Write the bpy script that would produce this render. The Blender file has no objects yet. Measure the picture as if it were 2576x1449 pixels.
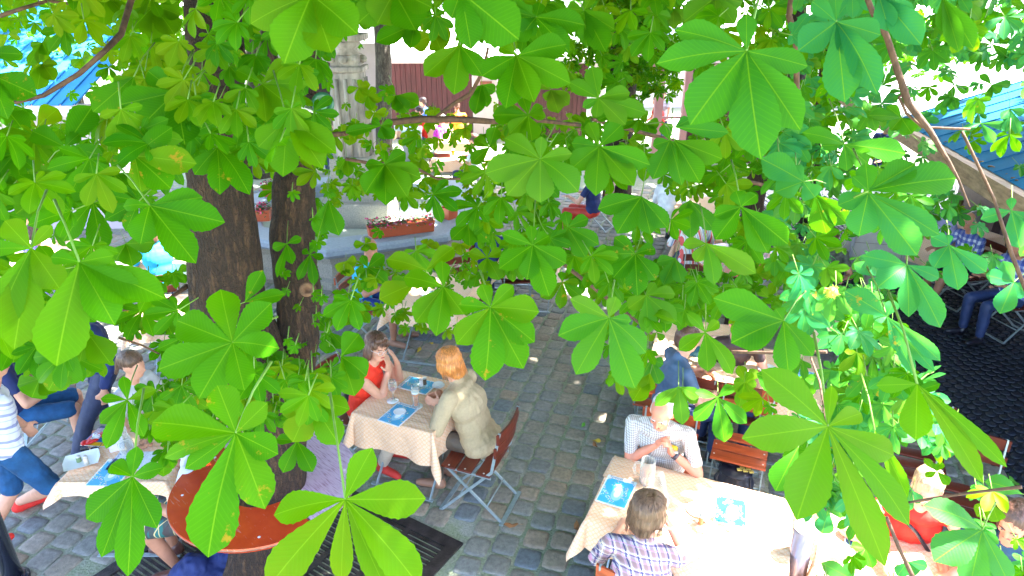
import bpy, bmesh, math, random
from mathutils import Vector, Matrix, noise
V = Vector
R_ = math.radians
rnd = random.Random(11)
scene = bpy.context.scene
COL = scene.collection

# ------------------------------------------------------------------ camera
CAMZ, PITCH, FPX = 3.9, R_(23.5), 1700.0
CAM = V((0, 0, CAMZ))
FW = V((0, math.cos(PITCH), -math.sin(PITCH)))
UP = V((0, math.sin(PITCH), math.cos(PITCH)))
RT = V((1, 0, 0))
cam_d = bpy.data.cameras.new('camera')
cam = bpy.data.objects.new('camera', cam_d)
COL.objects.link(cam)
cam.location = CAM
cam.rotation_euler = (math.pi / 2 - PITCH, 0, 0)
cam_d.sensor_width = 36
cam_d.lens = FPX / 2576 * 36
cam_d.clip_end = 400
cam_d.clip_start = 0.05
scene.camera = cam

def ray(u, v):
    return FW + RT * ((u - 1288) / FPX) - UP * ((v - 724.5) / FPX)
def G(u, v, h=0.0):            # point of a horizontal plane at height h
    r = ray(u, v)
    return CAM + r * ((h - CAMZ) / r.z)
def PD(u, v, d):               # point at a depth
    return CAM + ray(u, v) * d
def PY(u, v, y):               # point at a ground distance y
    r = ray(u, v)
    return CAM + r * (y / r.y)
def proj(p):
    q = p - CAM
    d = q.dot(FW)
    return 1288 + q.dot(RT) / d * FPX, 724.5 - q.dot(UP) / d * FPX, d

# ------------------------------------------------------------------ bookkeeping
def setp(o, label=None, cat=None, group=None, kind=None):
    if label: o['label'] = label
    if cat: o['category'] = cat
    if group: o['group'] = group
    if kind: o['kind'] = kind
    return o
def thing(name, label, cat, loc=(0, 0, 0), rz=0.0, group=None):
    o = bpy.data.objects.new(name, None)
    o.empty_display_size = 0.1
    COL.objects.link(o)
    o.location = loc
    o.rotation_euler = (0, 0, rz)
    return setp(o, label, cat, group)
def copy_tree(o, parent=None):
    c = o.copy()
    COL.objects.link(c)
    c.parent = parent
    for ch in o.children:
        copy_tree(ch, c)
    return c
def place(o, loc, rz=0.0, label=None, group=None, scale=1.0):
    o.location = loc
    o.rotation_euler = (0, 0, rz)
    if scale != 1.0: o.scale = (scale,) * 3
    if label: o['label'] = label
    if group: o['group'] = group
    return o

# ------------------------------------------------------------------ mesh builder
class MB:
    def __init__(s):
        s.v = []; s.f = []; s.m = []; s.sm = []; s.uv = []; s.col = []
    def add(s, vs, fs, m=0, smooth=False, uvs=None, cols=None):
        b = len(s.v)
        s.v.extend([tuple(p) for p in vs])
        s.f.extend([tuple(i + b for i in f) for f in fs])
        s.m.extend([m] * len(fs)); s.sm.extend([smooth] * len(fs))
        s.uv.extend(uvs if uvs else [(0.0, 0.0)] * len(vs))
        s.col.extend(cols if cols else [(0.5, 0.5, 0.5, 1.0)] * len(vs))
        return s
    def box(s, c, size, rot=None, m=0, bev=0.0, taper=1.0):
        c = V(c); hx, hy, hz = size[0] / 2, size[1] / 2, size[2] / 2
        rot = rot or Matrix.Identity(3)
        if bev <= 0:
            vs = []
            for z in (-1, 1):
                k = taper if z > 0 else 1.0
                for x, y in ((-1, -1), (1, -1), (1, 1), (-1, 1)):
                    vs.append(c + rot @ V((x * hx * k, y * hy * k, z * hz)))
            fs = [(3, 2, 1, 0), (4, 5, 6, 7), (0, 1, 5, 4), (1, 2, 6, 5), (2, 3, 7, 6), (3, 0, 4, 7)]
            return s.add(vs, fs, m)
        b = min(bev, hx * .9, hy * .9, hz * .9)
        bm = bmesh.new()
        bmesh.ops.create_cube(bm, size=2)
        for q in bm.verts:
            k = taper if q.co.z > 0 else 1.0
            q.co = V((q.co.x * hx * k, q.co.y * hy * k, q.co.z * hz))
        bmesh.ops.bevel(bm, geom=bm.edges[:] + bm.verts[:], offset=b, segments=2, profile=.6, affect='EDGES')
        bm.verts.index_update()
        vs = [c + rot @ q.co for q in bm.verts]
        fs = [tuple(q.index for q in f.verts) for f in bm.faces]
        bm.free()
        return s.add(vs, fs, m, True)
    def bar(s, a, b, w, t, m=0, up=V((0, 0, 1))):       # flat bar between two points
        a, b = V(a), V(b); d = (b - a); L = d.length; d.normalize()
        x = d.cross(up)
        if x.length < 1e-4: x = d.cross(V((0, 1, 0)))
        x.normalize(); y = x.cross(d).normalized()
        rot = Matrix((x, d, y)).transposed()
        return s.box((a + b) / 2, (w, L, t), rot, m)
    def tube(s, pts, rad, seg=8, m=0, cap=True, uvs=False):
        pts = [V(p) for p in pts]; n = len(pts)
        if not hasattr(rad, '__len__'): rad = [rad] * n
        vs, fs, uv = [], [], []
        d0 = (pts[1] - pts[0]).normalized()
        ref = V((0, 0, 1)) if abs(d0.z) < .9 else V((1, 0, 0))
        x = d0.cross(ref).normalized()
        L = 0
        for i, p in enumerate(pts):
            if i == 0: d = pts[1] - pts[0]
            elif i == n - 1: d = pts[-1] - pts[-2]
            else: d = (pts[i + 1] - pts[i]).normalized() + (pts[i] - pts[i - 1]).normalized()
            d.normalize()
            x = (x - d * x.dot(d)); x.normalize()
            y = d.cross(x)
            if i: L += (pts[i] - pts[i - 1]).length
            for k in range(seg):
                a = 2 * math.pi * k / seg
                vs.append(p + (x * math.cos(a) + y * math.sin(a)) * rad[i])
                uv.append((k / seg, L))
        for i in range(n - 1):
            for k in range(seg):
                k2 = (k + 1) % seg
                fs.append((i * seg + k, i * seg + k2, (i + 1) * seg + k2, (i + 1) * seg + k))
        s.add(vs, fs, m, True, uv)
        if cap:
            b = len(s.v) - len(vs)
            s.f.append(tuple(b + k for k in reversed(range(seg)))); s.m.append(m); s.sm.append(False)
            s.f.append(tuple(b + (n - 1) * seg + k for k in range(seg))); s.m.append(m); s.sm.append(False)
        return s
    def lathe(s, c, prof, seg=24, m=0, rot=None, smooth=True):
        c = V(c); rot = rot or Matrix.Identity(3); vs, fs = [], []
        for r, z in prof:
            for k in range(seg):
                a = 2 * math.pi * k / seg
                vs.append(c + rot @ V((r * math.cos(a), r * math.sin(a), z)))
        for i in range(len(prof) - 1):
            for k in range(seg):
                k2 = (k + 1) % seg
                fs.append((i * seg + k, i * seg + k2, (i + 1) * seg + k2, (i + 1) * seg + k))
        if prof[0][0] > 1e-5: fs.append(tuple(reversed(range(seg))))
        if prof[-1][0] > 1e-5: fs.append(tuple((len(prof) - 1) * seg + k for k in range(seg)))
        return s.add(vs, fs, m, smooth)
    def ell(s, c, r, rot=None, seg=16, rings=10, m=0):
        c = V(c); rot = rot or Matrix.Identity(3)
        if not hasattr(r, '__len__'): r = (r, r, r)
        vs, fs = [], []
        vs.append(c + rot @ V((0, 0, r[2])))
        for i in range(1, rings):
            t = math.pi * i / rings
            for k in range(seg):
                a = 2 * math.pi * k / seg
                vs.append(c + rot @ V((r[0] * math.sin(t) * math.cos(a), r[1] * math.sin(t) * math.sin(a), r[2] * math.cos(t))))
        vs.append(c - rot @ V((0, 0, r[2])))
        for k in range(seg):
            k2 = (k + 1) % seg
            fs.append((0, 1 + k, 1 + k2))
            for i in range(rings - 2):
                a = 1 + i * seg
                fs.append((a + k, a + seg + k, a + seg + k2, a + k2))
            a = 1 + (rings - 2) * seg
            fs.append((a + k, len(vs) - 1, a + k2))
        return s.add(vs, fs, m, True)
    def cap(s, a, ra, b, rb, seg=14):                    # round cone (closed)
        a, b = V(a), V(b)
        s.ell(a, ra, seg=seg, rings=8); s.ell(b, rb, seg=seg, rings=8)
        if (b - a).length > 1e-4: s.tube([a, b], [ra, rb], seg)
        return s
    def mesh(s, name, mats):
        me = bpy.data.meshes.new(name)
        me.from_pydata(s.v, [], s.f)
        if not isinstance(mats, (list, tuple)): mats = [mats]
        for q in mats: me.materials.append(q)
        me.polygons.foreach_set('material_index', s.m)
        me.polygons.foreach_set('use_smooth', s.sm)
        uvl = me.uv_layers.new(name='UVMap')
        li = [0] * len(me.loops)
        me.loops.foreach_get('vertex_index', li)
        flat = [0.0] * (2 * len(li))
        for i, q in enumerate(li):
            flat[2 * i] = s.uv[q][0]; flat[2 * i + 1] = s.uv[q][1]
        uvl.data.foreach_set('uv', flat)
        ca = me.color_attributes.new('tint', 'FLOAT_COLOR', 'POINT')
        fl = []
        for c in s.col: fl.extend(c)
        ca.data.foreach_set('color', fl)
        me.update()
        return me
    def build(s, name, mats, parent=None, label=None, cat=None, group=None, kind=None, loc=None, rz=None):
        o = bpy.data.objects.new(name, s.mesh(name, mats))
        COL.objects.link(o)
        if parent: o.parent = parent
        if loc is not None: o.location = loc
        if rz is not None: o.rotation_euler = (0, 0, rz)
        return setp(o, label, cat, group, kind)
    def blob(s, name, mat, parent, voxel=.01, smooth=3, wrinkle=0.0, wscale=V((9, 9, 9)), label=None, seed=0):
        """one continuous skin around everything collected here"""
        me = bpy.data.meshes.new(name)
        me.from_pydata(s.v, [], s.f)
        o = bpy.data.objects.new(name, me); COL.objects.link(o)
        md = o.modifiers.new('r', 'REMESH'); md.mode = 'VOXEL'; md.voxel_size = voxel; md.use_smooth_shade = True
        if smooth:
            m2 = o.modifiers.new('s', 'SMOOTH'); m2.iterations = smooth; m2.factor = .5
        dg = bpy.context.evaluated_depsgraph_get()
        ev = o.evaluated_get(dg)
        nm = bpy.data.meshes.new_from_object(ev)
        o.modifiers.clear(); o.data = nm
        bpy.data.meshes.remove(me)
        nm.name = name
        nm.materials.clear(); nm.materials.append(mat)
        if wrinkle > 0:
            ns = [q.normal.copy() for q in nm.vertices]
            off = V((seed * 3.1, seed * 1.7, 0))
            for q, nn in zip(nm.vertices, ns):
                p = V((q.co.x * wscale.x, q.co.y * wscale.y, q.co.z * wscale.z)) + off
                k = noise.noise(p) + .5 * noise.noise(p * 2.3)
                q.co += nn * (abs(k) * 1.2 - .35) * wrinkle
        nm.polygons.foreach_set('use_smooth', [True] * len(nm.polygons))
        nm.update()
        o.parent = parent
        return setp(o, label)

# ------------------------------------------------------------------ materials
MATS = {}
def node(nt, t, **kw):
    n = nt.nodes.new(t)
    for k, val in kw.items():
        if k in n.inputs: n.inputs[k].default_value = val
        else: setattr(n, k, val)
    return n
def newmat(name):
    m = bpy.data.materials.new(name); m.use_nodes = True
    nt = m.node_tree; nt.nodes.clear()
    out = nt.nodes.new('ShaderNodeOutputMaterial')
    b = nt.nodes.new('ShaderNodeBsdfPrincipled')
    nt.links.new(b.outputs[0], out.inputs[0])
    return m, nt, b, out
def L(nt, a, b): nt.links.new(a, b)
def mathn(nt, op, a, b=None, c=None):
    n = nt.nodes.new('ShaderNodeMath'); n.operation = op
    for i, q in enumerate((a, b, c)):
        if q is None: continue
        if hasattr(q, 'links'): L(nt, q, n.inputs[i])
        else: n.inputs[i].default_value = q
    return n.outputs[0]
def mixc(nt, f, a, b, mode='MIX'):
    n = nt.nodes.new('ShaderNodeMix'); n.data_type = 'RGBA'; n.blend_type = mode
    for i, q in ((0, f), (6, a), (7, b)):
        if hasattr(q, 'links'): L(nt, q, n.inputs[i])
        elif i == 0: n.inputs[0].default_value = q
        else: n.inputs[i].default_value = (*q[:3], 1)
    return n.outputs[2]
def texco(nt, which='Object', scale=(1, 1, 1)):
    t = nt.nodes.new('ShaderNodeTexCoord'); mp = nt.nodes.new('ShaderNodeMapping')
    L(nt, t.outputs[which], mp.inputs[0]); mp.inputs['Scale'].default_value = scale
    return mp.outputs[0]
def noisen(nt, vec, scale, detail=3, rough=.55):
    n = node(nt, 'ShaderNodeTexNoise', Scale=scale, Detail=detail, Roughness=rough)
    L(nt, vec, n.inputs['Vector']); return n.outputs[0]
def ramp(nt, f, stops):
    n = nt.nodes.new('ShaderNodeValToRGB'); e = n.color_ramp.elements
    while len(e) < len(stops): e.new(.5)
    for q, (p, c) in zip(e, stops):
        q.position = p; q.color = (*c, 1) if len(c) == 3 else c
    L(nt, f, n.inputs[0]); return n.outputs[0]
def bump(nt, b, h, strength=.3, dist=.01):
    n = nt.nodes.new('ShaderNodeBump'); n.inputs['Strength'].default_value = strength; n.inputs['Distance'].default_value = dist
    L(nt, h, n.inputs['Height']); L(nt, n.outputs[0], b.inputs['Normal']); return n
def simple(name, col, rough=.6, var=.25, scale=8, metal=0, bmp=.15, bscale=60, spec=.5, stretch=(1, 1, 1), trans=0, coat=0):
    if name in MATS: return MATS[name]
    m, nt, b, out = newmat(name)
    co = texco(nt, 'Object', stretch)
    n1 = noisen(nt, co, scale, 4)
    lo = tuple(c * (1 - var) for c in col); hi = tuple(min(1, c * (1 + var)) for c in col)
    L(nt, ramp(nt, n1, [(.3, lo), (.7, hi)]), b.inputs['Base Color'])
    b.inputs['Roughness'].default_value = rough; b.inputs['Metallic'].default_value = metal
    b.inputs['Specular IOR Level'].default_value = spec
    if trans: b.inputs['Transmission Weight'].default_value = trans
    if coat: b.inputs['Coat Weight'].default_value = coat
    if bmp: bump(nt, b, noisen(nt, co, bscale, 3), bmp, .01)
    MATS[name] = m; return m

def m_cloth():
    if 'cloth' in MATS: return MATS['cloth']
    m, nt, b, out = newmat('tablecloth orange rings on cream')
    uv = nt.nodes.new('ShaderNodeTexCoord').outputs['UV']
    mp = nt.nodes.new('ShaderNodeMapping'); L(nt, uv, mp.inputs[0]); mp.inputs['Scale'].default_value = (26, 26, 1)
    vo = node(nt, 'ShaderNodeTexVoronoi', Scale=1.0, Randomness=0.0); vo.voronoi_dimensions = '2D'
    L(nt, mp.outputs[0], vo.inputs['Vector'])
    d = vo.outputs['Distance']
    ring = mathn(nt, 'ABSOLUTE', mathn(nt, 'SUBTRACT', d, .42))
    rr = mathn(nt, 'LESS_THAN', ring, .10)
    dot = mathn(nt, 'LESS_THAN', mathn(nt, 'ABSOLUTE', mathn(nt, 'SUBTRACT', d, .16)), .05)
    k = mathn(nt, 'MAXIMUM', rr, mathn(nt, 'MULTIPLY', dot, .7))
    k = mathn(nt, 'MULTIPLY', k, .5)
    k = mathn(nt, 'ADD', k, .1)
    L(nt, mixc(nt, k, (.80, .60, .44), (.78, .38, .17)), b.inputs['Base Color'])
    b.inputs['Roughness'].default_value = .7
    co = texco(nt)
    bump(nt, b, mathn(nt, 'ADD', noisen(nt, co, 14, 3), mathn(nt, 'MULTIPLY', noisen(nt, texco(nt, 'Object', (1, 5, 2)), 4, 3), 1.5)), .45, .03)
    MATS['cloth'] = m; return m

def plaid(name, base, stripes, rough=.8, stretch=(1, 1, 1)):
    """stripes: (axis 'a'/'z', frequency per metre, offset, half width, colour, strength). 'a' is the way round the body"""
    if name in MATS: return MATS[name]
    m, nt, b, out = newmat(name)
    sp = nt.nodes.new('ShaderNodeSeparateXYZ'); L(nt, texco(nt, 'Object', stretch), sp.inputs[0])
    col = None
    base_c = nt.nodes.new('ShaderNodeRGB'); base_c.outputs[0].default_value = (*base, 1); col = base_c.outputs[0]
    for ax, fr, off, hw, c, st in stripes:
        src = {'a': mathn(nt, 'ADD', sp.outputs['X'], mathn(nt, 'MULTIPLY', sp.outputs['Y'], .6)), 'z': mathn(nt, 'ADD', sp.outputs['Z'], mathn(nt, 'MULTIPLY', sp.outputs['Y'], .35)), 'x': sp.outputs['X'], 'y': sp.outputs['Y']}[ax]
        fr_ = mathn(nt, 'FRACT', mathn(nt, 'ADD', mathn(nt, 'MULTIPLY', src, fr), off))
        k = mathn(nt, 'LESS_THAN', mathn(nt, 'ABSOLUTE', mathn(nt, 'SUBTRACT', fr_, .5)), hw)
        col = mixc(nt, mathn(nt, 'MULTIPLY', k, st), col, c)
    L(nt, col, b.inputs['Base Color']); b.inputs['Roughness'].default_value = rough
    bump(nt, b, noisen(nt, texco(nt), 25, 3), .3, .01)
    MATS[name] = m; return m

def m_hair(name, col):
    if name in MATS: return MATS[name]
    m, nt, b, out = newmat(name)
    co = texco(nt, 'Object', (90, 90, 9))
    n1 = noisen(nt, co, 1.0, 3)
    L(nt, ramp(nt, n1, [(.25, tuple(c * .45 for c in col)), (.55, col), (.8, tuple(min(1, c * 1.7 + .02) for c in col))]), b.inputs['Base Color'])
    b.inputs['Roughness'].default_value = .42
    bump(nt, b, n1, .6, .008)
    MATS[name] = m; return m

def m_wood(name, col, rough=.45, axis=0):
    if name in MATS: return MATS[name]
    m, nt, b, out = newmat(name)
    sc = [22, 22, 22]; sc[axis] = 1.6
    co = texco(nt, 'Object', sc)
    n1 = noisen(nt, co, 1.5, 5)
    L(nt, ramp(nt, n1, [(.3, tuple(c * .6 for c in col)), (.7, tuple(min(1, c * 1.25) for c in col))]), b.inputs['Base Color'])
    b.inputs['Roughness'].default_value = rough
    bump(nt, b, n1, .2, .004)
    MATS[name] = m; return m

def m_bark(name, c1, c2):
    if name in MATS: return MATS[name]
    m, nt, b, out = newmat(name)
    co = texco(nt, 'Object', (1, 1, .38))
    vo = node(nt, 'ShaderNodeTexVoronoi', Scale=46.0, feature='DISTANCE_TO_EDGE')
    wn = noisen(nt, co, 9, 4)
    add = nt.nodes.new('ShaderNodeVectorMath'); add.operation = 'ADD'
    sc = nt.nodes.new('ShaderNodeVectorMath'); sc.operation = 'SCALE'; sc.inputs['Scale'].default_value = .12
    cn = node(nt, 'ShaderNodeTexNoise', Scale=8.0); L(nt, co, cn.inputs['Vector'])
    L(nt, cn.outputs['Color'], sc.inputs[0]); L(nt, co, add.inputs[0]); L(nt, sc.outputs[0], add.inputs[1])
    L(nt, add.outputs[0], vo.inputs['Vector'])
    d = mathn(nt, 'MINIMUM', mathn(nt, 'MULTIPLY', vo.outputs['Distance'], 8.0), 1.0)
    co2 = texco(nt, 'Object', (1, 1, .22))
    rg = mathn(nt, 'MINIMUM', mathn(nt, 'MULTIPLY', mathn(nt, 'ABSOLUTE', mathn(nt, 'SUBTRACT', noisen(nt, co2, 17, 5, .65), .5)), 9.0), 1.0)
    fine = noisen(nt, texco(nt), 90, 3)
    h = mathn(nt, 'ADD', mathn(nt, 'ADD', mathn(nt, 'MULTIPLY', d, .35), rg), mathn(nt, 'MULTIPLY', fine, .4))
    c = ramp(nt, mathn(nt, 'ADD', mathn(nt, 'ADD', mathn(nt, 'MULTIPLY', rg, .35), mathn(nt, 'MULTIPLY', d, .15)), mathn(nt, 'ADD', mathn(nt, 'MULTIPLY', wn, .25), mathn(nt, 'MULTIPLY', fine, .22))), [(.2, tuple(q * .3 for q in c1)), (.5, c1), (.85, c2)])
    L(nt, c, b.inputs['Base Color']); b.inputs['Roughness'].default_value = .9
    bump(nt, b, h, .9, .03)
    MATS[name] = m; return m

def m_glass(name='clear glass', col=(1, 1, 1), rough=.02):
    if name in MATS: return MATS[name]
    m, nt, b, out = newmat(name)
    b.inputs['Base Color'].default_value = (.9, .93, .92, 1); b.inputs['Roughness'].default_value = .06; b.inputs['IOR'].default_value = 1.45
    tr = nt.nodes.new('ShaderNodeBsdfTransparent'); tr.inputs[0].default_value = (*[c * .93 for c in col], 1)
    lw = nt.nodes.new('ShaderNodeLayerWeight'); lw.inputs[0].default_value = .35
    mx = nt.nodes.new('ShaderNodeMixShader'); L(nt, mathn(nt, 'ADD', mathn(nt, 'MULTIPLY', lw.outputs['Facing'], .40), .03), mx.inputs[0])
    L(nt, tr.outputs[0], mx.inputs[1]); L(nt, b.outputs[0], mx.inputs[2]); L(nt, mx.outputs[0], out.inputs[0])
    MATS[name] = m; return m

def m_menu(name='menu cover', c=(.06, .38, .66), seed=0.0):
    if name in MATS: return MATS[name]
    m, nt, b, out = newmat(name)
    uv = nt.nodes.new('ShaderNodeTexCoord').outputs['UV']
    mp = nt.nodes.new('ShaderNodeMapping'); L(nt, uv, mp.inputs[0]); mp.inputs['Scale'].default_value = (14, 20, 1); mp.inputs['Location'].default_value = (seed, seed, 0)
    vo = node(nt, 'ShaderNodeTexVoronoi', Scale=1.0); vo.voronoi_dimensions = '2D'; L(nt, mp.outputs[0], vo.inputs['Vector'])
    n2 = node(nt, 'ShaderNodeTexNoise', Scale=3.0); L(nt, uv, n2.inputs['Vector'])
    dots = mathn(nt, 'MULTIPLY', mathn(nt, 'LESS_THAN', vo.outputs['Distance'], .3), mathn(nt, 'GREATER_THAN', n2.outputs[0], .5))
    cc = ramp(nt, mathn(nt, 'FRACT', mathn(nt, 'MULTIPLY', vo.outputs['Color'], 3.1)), [(0, (.75, .8, .8)), (.35, (.15, .45, .25)), (.55, (.8, .75, .3)), (.75, (.7, .2, .15)), (1, (.8, .82, .85))])
    col = mixc(nt, dots, c, cc)
    sp = nt.nodes.new('ShaderNodeSeparateXYZ'); L(nt, uv, sp.inputs[0])
    # white oval dish in the middle, white border
    dx = mathn(nt, 'SUBTRACT', sp.outputs['X'], .55); dy = mathn(nt, 'SUBTRACT', sp.outputs['Y'], .42)
    rr = mathn(nt, 'SQRT', mathn(nt, 'ADD', mathn(nt, 'MULTIPLY', mathn(nt, 'MULTIPLY', dx, dx), 1.6), mathn(nt, 'MULTIPLY', dy, dy)))
    col = mixc(nt, mathn(nt, 'MULTIPLY', mathn(nt, 'LESS_THAN', rr, .24), .75), col, (.35, .62, .75))
    col = mixc(nt, mathn(nt, 'LESS_THAN', rr, .13), col, (.78, .8, .75))
    ex = mathn(nt, 'GREATER_THAN', mathn(nt, 'ABSOLUTE', mathn(nt, 'SUBTRACT', sp.outputs['X'], .5)), .462)
    ey = mathn(nt, 'GREATER_THAN', mathn(nt, 'SUBTRACT', sp.outputs['Y'], .5), .40)
    ey2 = mathn(nt, 'LESS_THAN', sp.outputs['Y'], .03)
    col = mixc(nt, mathn(nt, 'MAXIMUM', ex, mathn(nt, 'MAXIMUM', ey, ey2)), col, (.72, .76, .8))
    L(nt, col, b.inputs['Base Color']); b.inputs['Roughness'].default_value = .3
    MATS[name] = m; return m

SKIN = lambda: simple('skin', (.62, .31, .20), .5, .12, 14, bmp=.08)
SKIN_RED = lambda: simple('sunburnt skin', (.66, .25, .15), .5, .14, 14, bmp=.08)
SKIN_TAN = lambda: simple('tanned skin', (.42, .19, .11), .5, .12, 14, bmp=.08)
STEEL = lambda: simple('grey painted steel', (.30, .36, .37), .4, .15, 20, metal=.35, bmp=.05)
RUST = lambda: simple('bright steel', (.62, .62, .62), .3, .1, 20, metal=.55, bmp=.05)
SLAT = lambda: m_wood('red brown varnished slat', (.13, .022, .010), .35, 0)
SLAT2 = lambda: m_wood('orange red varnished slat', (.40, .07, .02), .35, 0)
WHITE = lambda: simple('white china', (.78, .8, .82), .2, .04, bmp=0)
BLACK = lambda: simple('black plastic', (.012, .012, .02), .4, .2)
# ------------------------------------------------------------------ people
def ik(S, W, a, b, hint):
    S, W = V(S), V(W); d = W - S; L0 = d.length
    if L0 > (a + b) * .995: W = S + d.normalized() * (a + b) * .995; d = W - S; L0 = d.length
    L0 = max(L0, .08)
    x = (a * a - b * b + L0 * L0) / (2 * L0)
    h = math.sqrt(max(a * a - x * x, 0))
    u = d.normalized(); p = V(hint); p = p - u * p.dot(u); p.normalize()
    return S + u * x + p * h, W

def hand_blob(b, W, d, n, side, curl=.6, spread=.25, k=1.0):
    """palm, four unequal curled fingers, thumb from the side of the palm. d: pointing direction, n: direction the palm faces"""
    d = V(d).normalized(); n = V(n); n = (n - d * n.dot(d)).normalized(); s = d.cross(n) * side
    W = V(W)
    rot = Matrix((s, d, n)).transposed()
    b.ell(W + d * .045 * k, (.040 * k, .052 * k, .017 * k), rot, seg=14, rings=8)
    b.cap(W - d * .01, .024 * k, W + d * .03 * k, .022 * k, seg=10)
    for i, (off, ln) in enumerate(((-.030, .066), (-.011, .078), (.009, .074), (.028, .058))):
        p = W + d * .082 * k + s * off * k
        dirf = (d + s * (off * 6 * spread)).normalized()
        c = curl * (1 + .12 * math.sin(i * 2.1))
        for j, fr in enumerate((.45, .32, .23)):
            ang = c * (.55 + .55 * j)
            q = p + (dirf * math.cos(ang) + n * math.sin(ang)) * ln * fr * k
            b.cap(p, (.0095 - .0008 * j) * k, q, (.0088 - .0009 * j) * k, seg=8)
            p = q
    p = W + d * .02 * k - s * .034 * k
    q = p + (d * .6 - s * .75 + n * .35).normalized() * .038 * k
    r = q + (d * .85 - s * .2 + n * .45 * (1 + curl * .5)).normalized() * .032 * k
    b.cap(p, .014 * k, q, .0115 * k, seg=8); b.cap(q, .0112 * k, r, .009 * k, seg=8)

def person(label, loc, rz, ph=.55, chest=(0, .02), neck=(0, .04), head=(0, .05), hyaw=0, hpitch=10, hroll=0,
           handL=(-.18, .38, .78), handR=(.18, .38, .78), hintL=(-.6, -.2, -1), hintR=(.6, -.2, -1), dirL=(0.2, 1, 0), dirR=(-.2, 1, 0),
           palmL=(0, 0, -1), palmR=(0, 0, -1), curl=.5, legs=None, shirt=None, sleeve=.45, trousers=None, tro_len='long', shoes=None, skin=None,
           hair=None, hair_style='short', voxel=.012, fine=False, parts=(), group=None, arms=True, sh=.185, coat=False, girth=1.0, hand_hold=None):
    rt = thing('person', label, 'person', loc, rz, group)
    skin = skin or SKIN()
    P = V((0, 0, ph)); C = V((chest[0], chest[1], ph + .27)); N = V((neck[0], neck[1], ph + .475)); H = N + V((head[0], head[1], .165))
    body = MB(); g = girth
    tilt = (N - P).normalized()
    yv = V((0, 1, 0)); yv = (yv - tilt * yv.dot(tilt)).normalized(); xv = yv.cross(tilt)
    TR = Matrix((xv, yv, tilt)).transposed()
    body.ell(P, (.165 * g, .115 * g, .12), TR); body.ell((P + C) / 2, (.145 * g, .105 * g, .17), TR); body.ell(C + tilt * .02, (.165 * g, .11 * g, .17), TR)
    body.ell(N - tilt * .06, (.17, .075, .07), TR)
    body.cap(N - tilt * .03, .056, H - V((0, 0, .04)), .052)
    # head
    hm = (Matrix.Rotation(R_(-hyaw), 3, 'Z') @ Matrix.Rotation(R_(-hpitch), 3, 'X') @ Matrix.Rotation(R_(hroll), 3, 'Y'))
    hp = lambda x, y, z: H + hm @ V((x, y, z))
    body.ell(hp(0, -.012, .035), (.074, .094, .083), hm, 20, 14)
    body.ell(hp(0, .018, -.02), (.063, .074, .085), hm, 18, 12)
    body.ell(hp(0, .045, -.075), (.042, .042, .034), hm)          # chin and jaw
    body.ell(hp(0, .082, .022), (.050, .012, .012), hm)           # brow
    body.cap(hp(0, .090, .012), .009, hp(0, .108, -.022), .0145, 8)  # nose
    for sx in (-1, 1):
        body.ell(hp(.038 * sx, .068, -.022), (.022, .018, .02), hm)  # cheeks
        body.ell(hp(.077 * sx, -.006, -.006), (.010, .018, .030), hm)  # ears
    body.ell(hp(0, .087, -.050), (.024, .009, .006), hm, 10, 6); body.ell(hp(0, .085, -.061), (.02, .009, .006), hm, 10, 6)
    shc, arms_l = [], []
    for sx, W, hint, dr, pn in ((-1, handL, hintL, dirL, palmL), (1, handR, hintR, dirR, palmR)):
        S = N + xv * sh * sx - tilt * .055
        if not arms: W = None
        if W is None:
            W = S + V((sx * .06, .08, -.5)); hint = (sx, -.6, 0); dr = (0, .1, -1); pn = (-sx, 0, 0)
        E, W2 = ik(S, W, .285, .25, hint)
        body.cap(N + xv * .05 * sx - tilt * .045, .045, S, .050); body.cap(S, .050, E, .040); body.cap(E, .040, (E * .45 + W2 * .55), .034); body.cap((E * .45 + W2 * .55), .034, W2, .025)
        hand_blob(body, W2, dr, pn, -sx, curl, k=1.0 if sx else 1)
        arms_l.append((S, E, W2))
    legs = legs or dict(kl=(-.13, .45, .50), al=(-.13, .43, .09), kr=(.13, .45, .50), ar=(.13, .43, .09))
    legp = []
    for sx, kk, aa in ((-1, 'kl', 'al'), (1, 'kr', 'ar')):
        hip = P + V((sx * .09, .02, -.04)); K = V(legs[kk]); A = V(legs[aa])
        body.cap(hip, .082, K, .056); mid = K * .62 + A * .38
        body.cap(K, .055, mid, .053); body.cap(mid, .053, A, .034)
        toe = V(legs.get('tl' if sx < 0 else 'tr', tuple(A + V((sx * .03, .15, -.055)))))
        body.cap(A + V((0, -.02, -.045)), .034, toe, .026)
        legp.append((hip, K, mid, A, toe))
    ob = body.blob('body', skin, rt, voxel, 2)
    # face
    if fine or voxel < .013:
        ey = MB(); iris = MB(); br = MB(); lip = MB()
        for sx in (-1, 1):
            ey.ell(hp(.030 * sx, .0830, .001), (.010, .006, .0042), hm, 10, 6)
            iris.ell(hp(.030 * sx, .0880, .001), (.0055, .0030, .0045), hm, 8, 6)
            if hair: br = MB(); br.cap(hp(.014 * sx, .0945, .020), .0035, hp(.046 * sx, .084, .021), .0028, 6); br.build('eyebrow', hair, ob)
        ey.build('eyes', simple('eye white', (.35, .32, .30), .2, .03, bmp=0), ob)
        iris.build('irises', simple('iris', (.03, .02, .015), .15, .1, bmp=0), ob)
        lip.ell(hp(0, .094, -.054), (.021, .005, .0055), hm, 12, 6)
        lip.build('lips', simple('lips', (.42, .10, .08), .4, .08, bmp=0), ob)
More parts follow.
